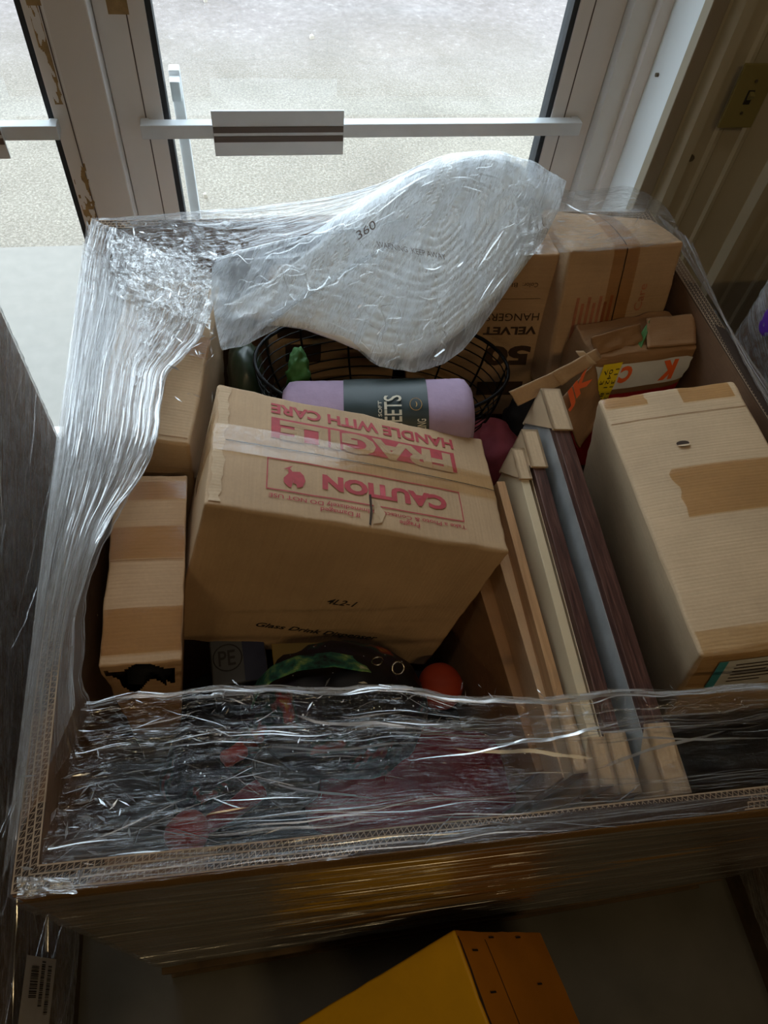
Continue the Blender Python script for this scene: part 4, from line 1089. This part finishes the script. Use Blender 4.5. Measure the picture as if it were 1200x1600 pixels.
def lap(name, O, I, mat, nu, nv, wr, seed, sag=0, dens=lambda s, t: 1 + 0 * s, su=1, ragged=0, uvswap=False):
    """loose film between an outer curve O and an inner free edge I"""
    O = poly_interp(O, nu); I = poly_interp(I, nu); T = np.linspace(0, 1, nv)[None, :, None]
    S = np.linspace(0, 1, nu)[:, None]
    if ragged:
        rg_ = ragged * (perlin(S * 14, S * 0 + .3, seed) + .5 * perlin(S * 40, S * 0 + .7, seed + 1)); I = I + (I - O) * rg_
    G = O[:, None] * (1 - T) + I[:, None] * T
    Ts = T[..., 0] + 0 * S; Ss = S + 0 * Ts
    G[..., 2] -= sag * np.sin(np.pi * Ts)
    LO = np.linalg.norm(np.diff(O, axis=0), axis=1).sum(); LT = np.linalg.norm(I - O, axis=1)[:, None]
    u = Ss * LO; v = Ts * LT.mean()
    G[..., 2] += wr(u, v, Ss, Ts, seed)
    sheet(name, G, mat, film, np.stack([u, v], -1), dens=dens(Ss, Ts))
    return G
RF = RIM + .011
# --- left lap
def wr_left(u, v, s, t, sd_):
    d = .0035 * ridged(u * 1.6, v * 60 + 1.5 * perlin(u * 3, v * 4, sd_), sd_, 3) + .002 * perlin(u * 2, v * 110, sd_ + 3)
    return d * np.minimum(1, .35 + 3 * t) + .012 * t * perlin(u * 5, v * 6, sd_ + 6) + .008 * np.clip(s - .78, 0, 1) * 5 * ridged(u * 22, v * 22, sd_ + 8, 3)
Oleft = [(-.297, .14, RF), (-.296, .5, RF), (-.292, .9, RF), (-.288, 1.20, RF), (-.276, 1.262, RF)]
Ileft = [atz(118, 1112, .945), atz(112, 1040, .95), atz(118, 960, .952), atz(145, 880, .953), atz(180, 800, .956), atz(228, 735, .962), atz(246, 690, .968), atz(252, 640, .97), atz(262, 585, .972), atz(290, 560, .972), atz(318, 520, .972), atz(338, 470, .972), atz(345, 432, .974)]
GL1 = lap('left_lap', Oleft, Ileft, M['film_left'], 420, 170, wr_left, 41, 0, lambda s, t: .35 + 1.0 * np.clip(s * 2.2, 0, 1) * (.5 + .6 * t) + .8 * np.exp(-((t - 1) / .05) ** 2), ragged=.015)
# second, looser layer on the left that hangs inside the near half
Ileft2 = [atz(150, 1130, .90), atz(128, 1050, .935), atz(135, 930, .945), atz(165, 850, .95), atz(205, 770, .957), atz(232, 700, .965), atz(245, 640, .968), atz(235, 560, .97), atz(230, 500, .97), atz(240, 450, .97)]
lap('left_lap', [(-.296, .16, RF + .002), (-.296, .6, RF + .003), (-.288, 1.2, RF + .003)], Ileft2, M['film_left'], 300, 120, wr_left, 57, 0, lambda s, t: .2 + .6 * np.clip(s * 2, 0, 1) + .6 * np.exp(-((t - 1) / .06) ** 2), ragged=.08)
# --- front lap
def wr_front(u, v, s, t, sd_):
    a = .003 * ridged(u * 2.0 + 1.2 * perlin(u * 4, v * 5, sd_), v * 34, sd_, 3)
    b_ = .0032 * ridged(u * 13 + 2 * perlin(u * 6, v * 9, sd_ + 2), v * 17, sd_ + 5, 3)
    c_ = .016 * perlin(u * 4.5, v * 7, sd_ + 9)
    corner = np.exp(-(s / .22) ** 2)
    return (a * (.5 + t) + b_ * (.35 + 1.1 * corner) + c_ * t) * np.minimum(1, .15 + 2.4 * t)
Ofront = [(-.297, .142, RF), (.0, .133, RF), (.4, .119, RF), (.858, .103, RF)]
Ifront = [atz(124, 1100, .925), atz(180, 1094, .925), atz(250, 1086, .925), atz(362, 1068, .93), (atz(388, 1076, .92)), atz(533, 1078, .925), atz(620, 1068, .93), atz(660, 1085, .925), atz(800, 1095, .93), atz(846, 1096, .93), atz(950, 1083, .935), atz(1096, 1074, .945), atz(1200, 1064, .955), atz(1320, 1050, .96)]
GF1 = lap('front_lap', Ofront, Ifront, M['film_lap'], 460, 170, wr_front, 71, .012, lambda s, t: .35 + 1.8 * np.exp(-((t - .97) / .06) ** 2) + .7 * np.exp(-((t - .72) / .05) ** 2) + .5 * np.exp(-(s / .12) ** 2), ragged=.03)
Ifr2 = [atz(135, 1150, .93), atz(250, 1135, .90), atz(420, 1128, .90), atz(600, 1120, .895), atz(780, 1112, .90), atz(930, 1108, .905), atz(1070, 1098, .93), atz(1190, 1090, .94)]
lap('front_lap', [(-.28, .15, RF - .002), (.3, .13, RF - .001), (.80, .112, RF - .002)], Ifr2, M['film_lap'], 300, 110, wr_front, 93, .02, lambda s, t: .4 + 1.5 * np.exp(-((t - .95) / .08) ** 2), ragged=.10)
# --- back lap rising over the bagged mat
def wr_back(u, v, s, t, sd_):
    return .003 * ridged(u * 3 + v * 6, v * 20 - u * 5, sd_, 3) + .008 * perlin(u * 5, v * 6, sd_ + 3) * t + .010 * np.exp(-(s / .3) ** 2) * t * ridged(u * 20, v * 20, sd_ + 5)
Oback = [aty(147, 345, 1.265), aty(250, 337, 1.265), aty(400, 324, 1.265), aty(500, 312, 1.26), aty(580, 296, 1.25), aty(650, 262, 1.235), aty(700, 243, 1.23)]
Iback = [aty(205, 440, 1.08), aty(270, 412, 1.12), aty(345, 404, 1.12), aty(400, 392, 1.12), aty(470, 372, 1.13), aty(560, 330, 1.16), aty(620, 300, 1.18), aty(690, 262, 1.20)]
GB1 = lap('back_lap', Oback, Iback, M['film_over'], 300, 110, wr_back, 111, .0, lambda s, t: .8 + 1.2 * np.exp(-((t - .04) / .06) ** 2) + .8 * np.exp(-(s / .25) ** 2), ragged=.05)
# --- film over the tall back right carton
def wr_top(u, v, s, t, sd_): return .003 * ridged(u * 9, v * 12, sd_, 3)
GC1 = lap('corner_cap', [aty(800, 262, 1.25), aty(884, 301, 1.235), (.74, 1.235, 1.012), (.792, 1.19, 1.0)], [atz(800, 400, 1.03), atz(888, 395, 1.031), atz(1000, 388, 1.031), atz(1072, 376, 1.032)], M['film_over'], 100, 60, wr_top, 131, -.006, lambda s, t: .8 + 0 * s)
GR1 = lap('right_lap', [(.800, 1.245, .96), (.812, .95, .958), (.835, .5, .958), (.858, .10, .958)], [(.775, 1.05, 1.028), (.788, .9, .99), (.782, .765, .978), (.772, .5, .992), (.756, .29, .997)], M['film_neigh'], 160, 40, wr_top, 151, 0, lambda s, t: .6 + .8 * np.exp(-((t - .97) / .06) ** 2))
folds('film_folds', GS1, film, 260, 20, slen=(.1, .7), wid=(.0002, .0009), op=(.05, .22), slope=.02, wob=.004, lift=-.001)
edge = lambda c_, w_: (lambda R: c_ + R.normal(0, w_))
folds('film_folds', GL1, film, 260, 1, wob=.012, slope=.05, slen=(.08, .5), sfun=lambda R: .3 + .7 * R.rand(), wid=(.0003, .0013), op=(.15, .7))
folds('film_folds', GL1, film, 60, 2, slen=(.05, .3), tfun=edge(.97, .02), wid=(.0004, .0018), op=(.3, .8))
folds('film_folds', GL1, film, 60, 3, slen=(.05, .3), sfun=lambda R: .45 * R.rand(), wid=(.0003, .0010), op=(.1, .4))
folds('film_folds', GF1, film, 90, 4, slen=(.04, .3), tfun=edge(.975, .018), wid=(.0004, .0022), op=(.25, .9), lift=.003)
folds('film_folds', GF1, film, 60, 5, slen=(.04, .3), tfun=edge(.74, .05), wid=(.0003, .0014), op=(.15, .6))
folds('film_folds', GF1, film, 110, 6, slen=(.05, .4), tfun=lambda R: .30 * R.rand() ** 1.2 + .02, wid=(.0003, .0012), op=(.1, .5), slope=.05)
folds('film_folds', GF1, film, 60, 7, slen=(.02, .12), wid=(.0003, .0009), op=(.15, .7), slope=1.2)
folds('film_folds', GF1, film, 9, 8, slen=(.12, .26), tfun=edge(.6, .12), sfun=edge(.62, .2), wid=(.0012, .0026), op=(.6, .9), slope=.8)
folds('film_folds', GF1, film, 60, 9, slen=(.01, .04), sfun=lambda R: .25 * R.rand(), wid=(.0003, .0010), op=(.1, .6), slope=1.8)
folds('film_folds', GB1, film, 120, 10, slen=(.1, .5), wid=(.0003, .0014), op=(.12, .5), slope=.3)
folds('film_folds', GB1, film, 40, 11, slen=(.2, .6), tfun=edge(.04, .03), wid=(.0004, .0016), op=(.3, .8), slope=.03)
folds('film_folds', GC1, film, 16, 12, slen=(.05, .2), wid=(.0004, .0022), op=(.3, .9), slope=1)
folds('film_folds', GR1, film, 50, 13, slen=(.2, .8), wid=(.0004, .0014), op=(.2, .7), slope=.05)
# --- bunched scraps of film standing off the back left corner and over the boxes
def scrap(name, pts, mat, seed, n=60, amp=.012, dens=1.5):
    a, b_, c_, d_ = [np.array(p) for p in pts]; S = np.linspace(0, 1, n)[:, None, None]; T = np.linspace(0, 1, n)[None, :, None]
    G = (a * (1 - S) + b_ * S) * (1 - T) + (d_ * (1 - S) + c_ * S) * T
    L1, L2 = np.linalg.norm(b_ - a), np.linalg.norm(d_ - a); u = S[..., 0] * L1 + 0 * T[..., 0]; v = T[..., 0] * L2 + 0 * S[..., 0]
    G[..., 2] += amp * (ridged(u * 26 + perlin(u * 20, v * 20, seed), v * 26, seed, 3) + .6 * perlin(u * 40, v * 40, seed + 4))
    Sx, Tx = S[..., 0] + 0 * T[..., 0], T[..., 0] + 0 * S[..., 0]
    edge = np.minimum(np.minimum(Sx, 1 - Sx), np.minimum(Tx, 1 - Tx)); mk = edge + .10 * perlin(u * 35, v * 35, seed + 8) > .03
    return sheet(name, G, mat, film, np.stack([u, v], -1), dens=np.full((n, n), dens), mask=mk)
scrap('bunched_film', (atz(160, 370, .975), atz(345, 395, .985), atz(330, 520, .98), atz(185, 470, .975)), M['film_over'], 201, 80, .007, 1.6)
scrap('bunched_film', (atz(205, 640, .968), atz(320, 470, .982), atz(345, 420, .985), atz(215, 400, .975)), M['film_over'], 211, 90, .007, 1.2)
scrap('bunched_film', (atz(22, 1408, .966), atz(125, 1398, .966), atz(110, 1372, .966), atz(24, 1368, .966)), M['film_over'], 221, 60, .006, 2.4)
def crinkles(name, n, seed, cx, cy, z, sx, sy, size):
    R = np.random.RandomState(seed); V = []; F = []; D = []
    for k in range(n):
        c_ = np.array(atz(cx + sx * float(np.clip(R.normal(), -1.4, 1.4)), cy + sy * float(np.clip(R.normal(), -1.4, 1.4)), z)) + [0, 0, R.uniform(-.004, .01)]
        a = R.uniform(0, 6.28); L = R.uniform(.3, 1) * size; w_ = L * R.uniform(.08, .3); d = np.array([math.cos(a), math.sin(a), R.normal(0, .4)]) * L; e = np.array([-math.sin(a), math.cos(a), R.normal(0, .6)]) * w_
        b0 = len(V); V += [c_ - d, c_ - e * .4, c_ + d, c_ + e + d * .2]; F += [[b0, b0 + 1, b0 + 2, b0 + 3]]; D += [R.uniform(.2, .8)] * 4
    return tag(from_data(name, V, F, M['fold'], film, None, True, D), kind='stuff')
crinkles('film_crinkles', 60, 1, 130, 1290, .955, 60, 55, .010)
crinkles('film_crinkles', 70, 2, 420, 1180, .93, 190, 50, .006)
crinkles('film_crinkles', 70, 3, 700, 1090, .925, 250, 14, .008)
crinkles('film_crinkles', 90, 4, 245, 410, .985, 50, 38, .011)
crinkles('film_crinkles', 40, 5, 290, 540, .985, 30, 60, .011)

# ================================================================== NEIGHBOURING BINS
def neighbour(name, x0, x1, y0, y1, z1, label, facing, seed):
    r = empty(name, ((x0 + x1) / 2, (y0 + y1) / 2, 0), label, 'bulk bin')
    b = MB(); b.box(x0, x1, y0, y1, .13, z1); b.build('bin_wall', M['bin_board'], r, bev=.02)
    b = MB(); b.box(x0 + .01, x1 - .01, y0 + .01, y1 - .01, 0, .128); b.build('pallet_base', M['wood_pallet'], r)
    xf = x1 if facing > 0 else x0; nu, nv = 200, 120
    S = np.linspace(0, 1, nu)[:, None]; T = np.linspace(0, 1, nv)[None, :]
    G = np.zeros((nu, nv, 3)); yy = y0 + (y1 - y0) * S + 0 * T; zz = .10 + (z1 + .004 - .10) * T + 0 * S
    rnd = np.clip((S - .97) / .03, 0, 1) ** 2 * .012 + 0 * T
    G[..., 0] = xf + facing * (.007 - rnd); G[..., 1] = yy; G[..., 2] = zz
    u = (yy - y0) + .5 * zz; v = zz - .35 * yy
    G[..., 0] += facing * (.003 * ridged(u * 1.5, v * 38, seed) + .002 * perlin(u * 3, v * 70, seed))
    sheet('side_wrap', G, M['film_neigh'], r, np.stack([u, v], -1), dens=1.2 + .8 * ridged(u * 2, v * 9, seed + 3))
    folds('film_folds', G, r, 220, seed, slen=(.08, .5), wid=(.0003, .0018), op=(.1, .5), slope=.9, wob=.01, lift=0)
    return r
nl = neighbour('bulk_bin', -1.42, -.452, -.15, 1.137, .90, 'film-wrapped brown bulk bin cut off by the left edge of the view', 1, 301)
nr_ = neighbour('bulk_bin', .935, 1.9, -.3, 1.0, 1.0, 'film-wrapped brown bulk bin cut off by the right edge, beside the ribbed wall', -1, 311)
o = blob('purple_pack', (.9275, .93, .93), (.002, .02, .03), plain('purple_print', lin(96, 40, 150), .5), nr_, amp=.001); o.name = 'purple_print'
# barcode label on the left bin's side
lx = -.4435
def onx(px, py):
    r_ = ray(px, py); return Vector((0, 0, CAMZ)) + Vector(r_) * ((lx + .008) / r_[0])
q = [onx(42, 1492), onx(88, 1499), onx(72, 1640), onx(24, 1632)]
lab = from_data('barcode_label', q, [[0, 1, 2, 3]], M['label_white'], nl)
bb = MB(); ex = (q[1] - q[0]); ey = (q[3] - q[0]); random.seed(4)
for blk in ((.18, .42, .12, .5), (.5, .62, .05, .6), (.72, .85, .1, .7)):
    t = blk[2]
    while t < blk[3]:
        w_ = random.uniform(.006, .018); p = q[0] + ex * blk[0] + ey * t + Vector((.001, 0, 0))
        vv = [bb.b.verts.new(v) for v in (p, p + ex * (blk[1] - blk[0]), p + ex * (blk[1] - blk[0]) + ey * w_, p + ey * w_)]; bb.b.faces.new(vv); t += w_ + random.uniform(.006, .02)
bb.build('barcode_print', M['black_print'], nl)

# ================================================================== YELLOW CARTON ON THE FLOOR IN FRONT
c = pose([.2965, -.3038, .5243, -.2509, .8815, .0763, .326, .4, .4])
cp = Vector((0, 0, CAMZ))
for k_ in c: c[k_] = cp + (c[k_] - cp) * .970
r = carton_root('yellow_box', c, 'tilted yellow and ochre box on the floor in front of the bulk bin')
C = Carton(c, .003, .004, .001, 61); C.body('box_body', M['yellow'], r, 14)
C.strip('ochre_panel', M['orange_board'], r, 'top', .002, C.W - .002, .002, C.D - .002, .0012, 12, 12)
C.strip('fold_line', M['core'], r, 'top', .002, .007, .0, C.D, .0016, 2, 20, rag=.001)
C.strip('fold_line', M['brown_print'], r, 'top', .085, .0875, .0, C.D, .0018, 2, 20)
for (u, v) in ((.03, .355), (.035, .295), (.10, .375), (.20, .375), (.205, .30)):
    C.strip('staple', M['black_print'], r, 'top', u, u + .018, v, v + .003, .0024, 3, 1);
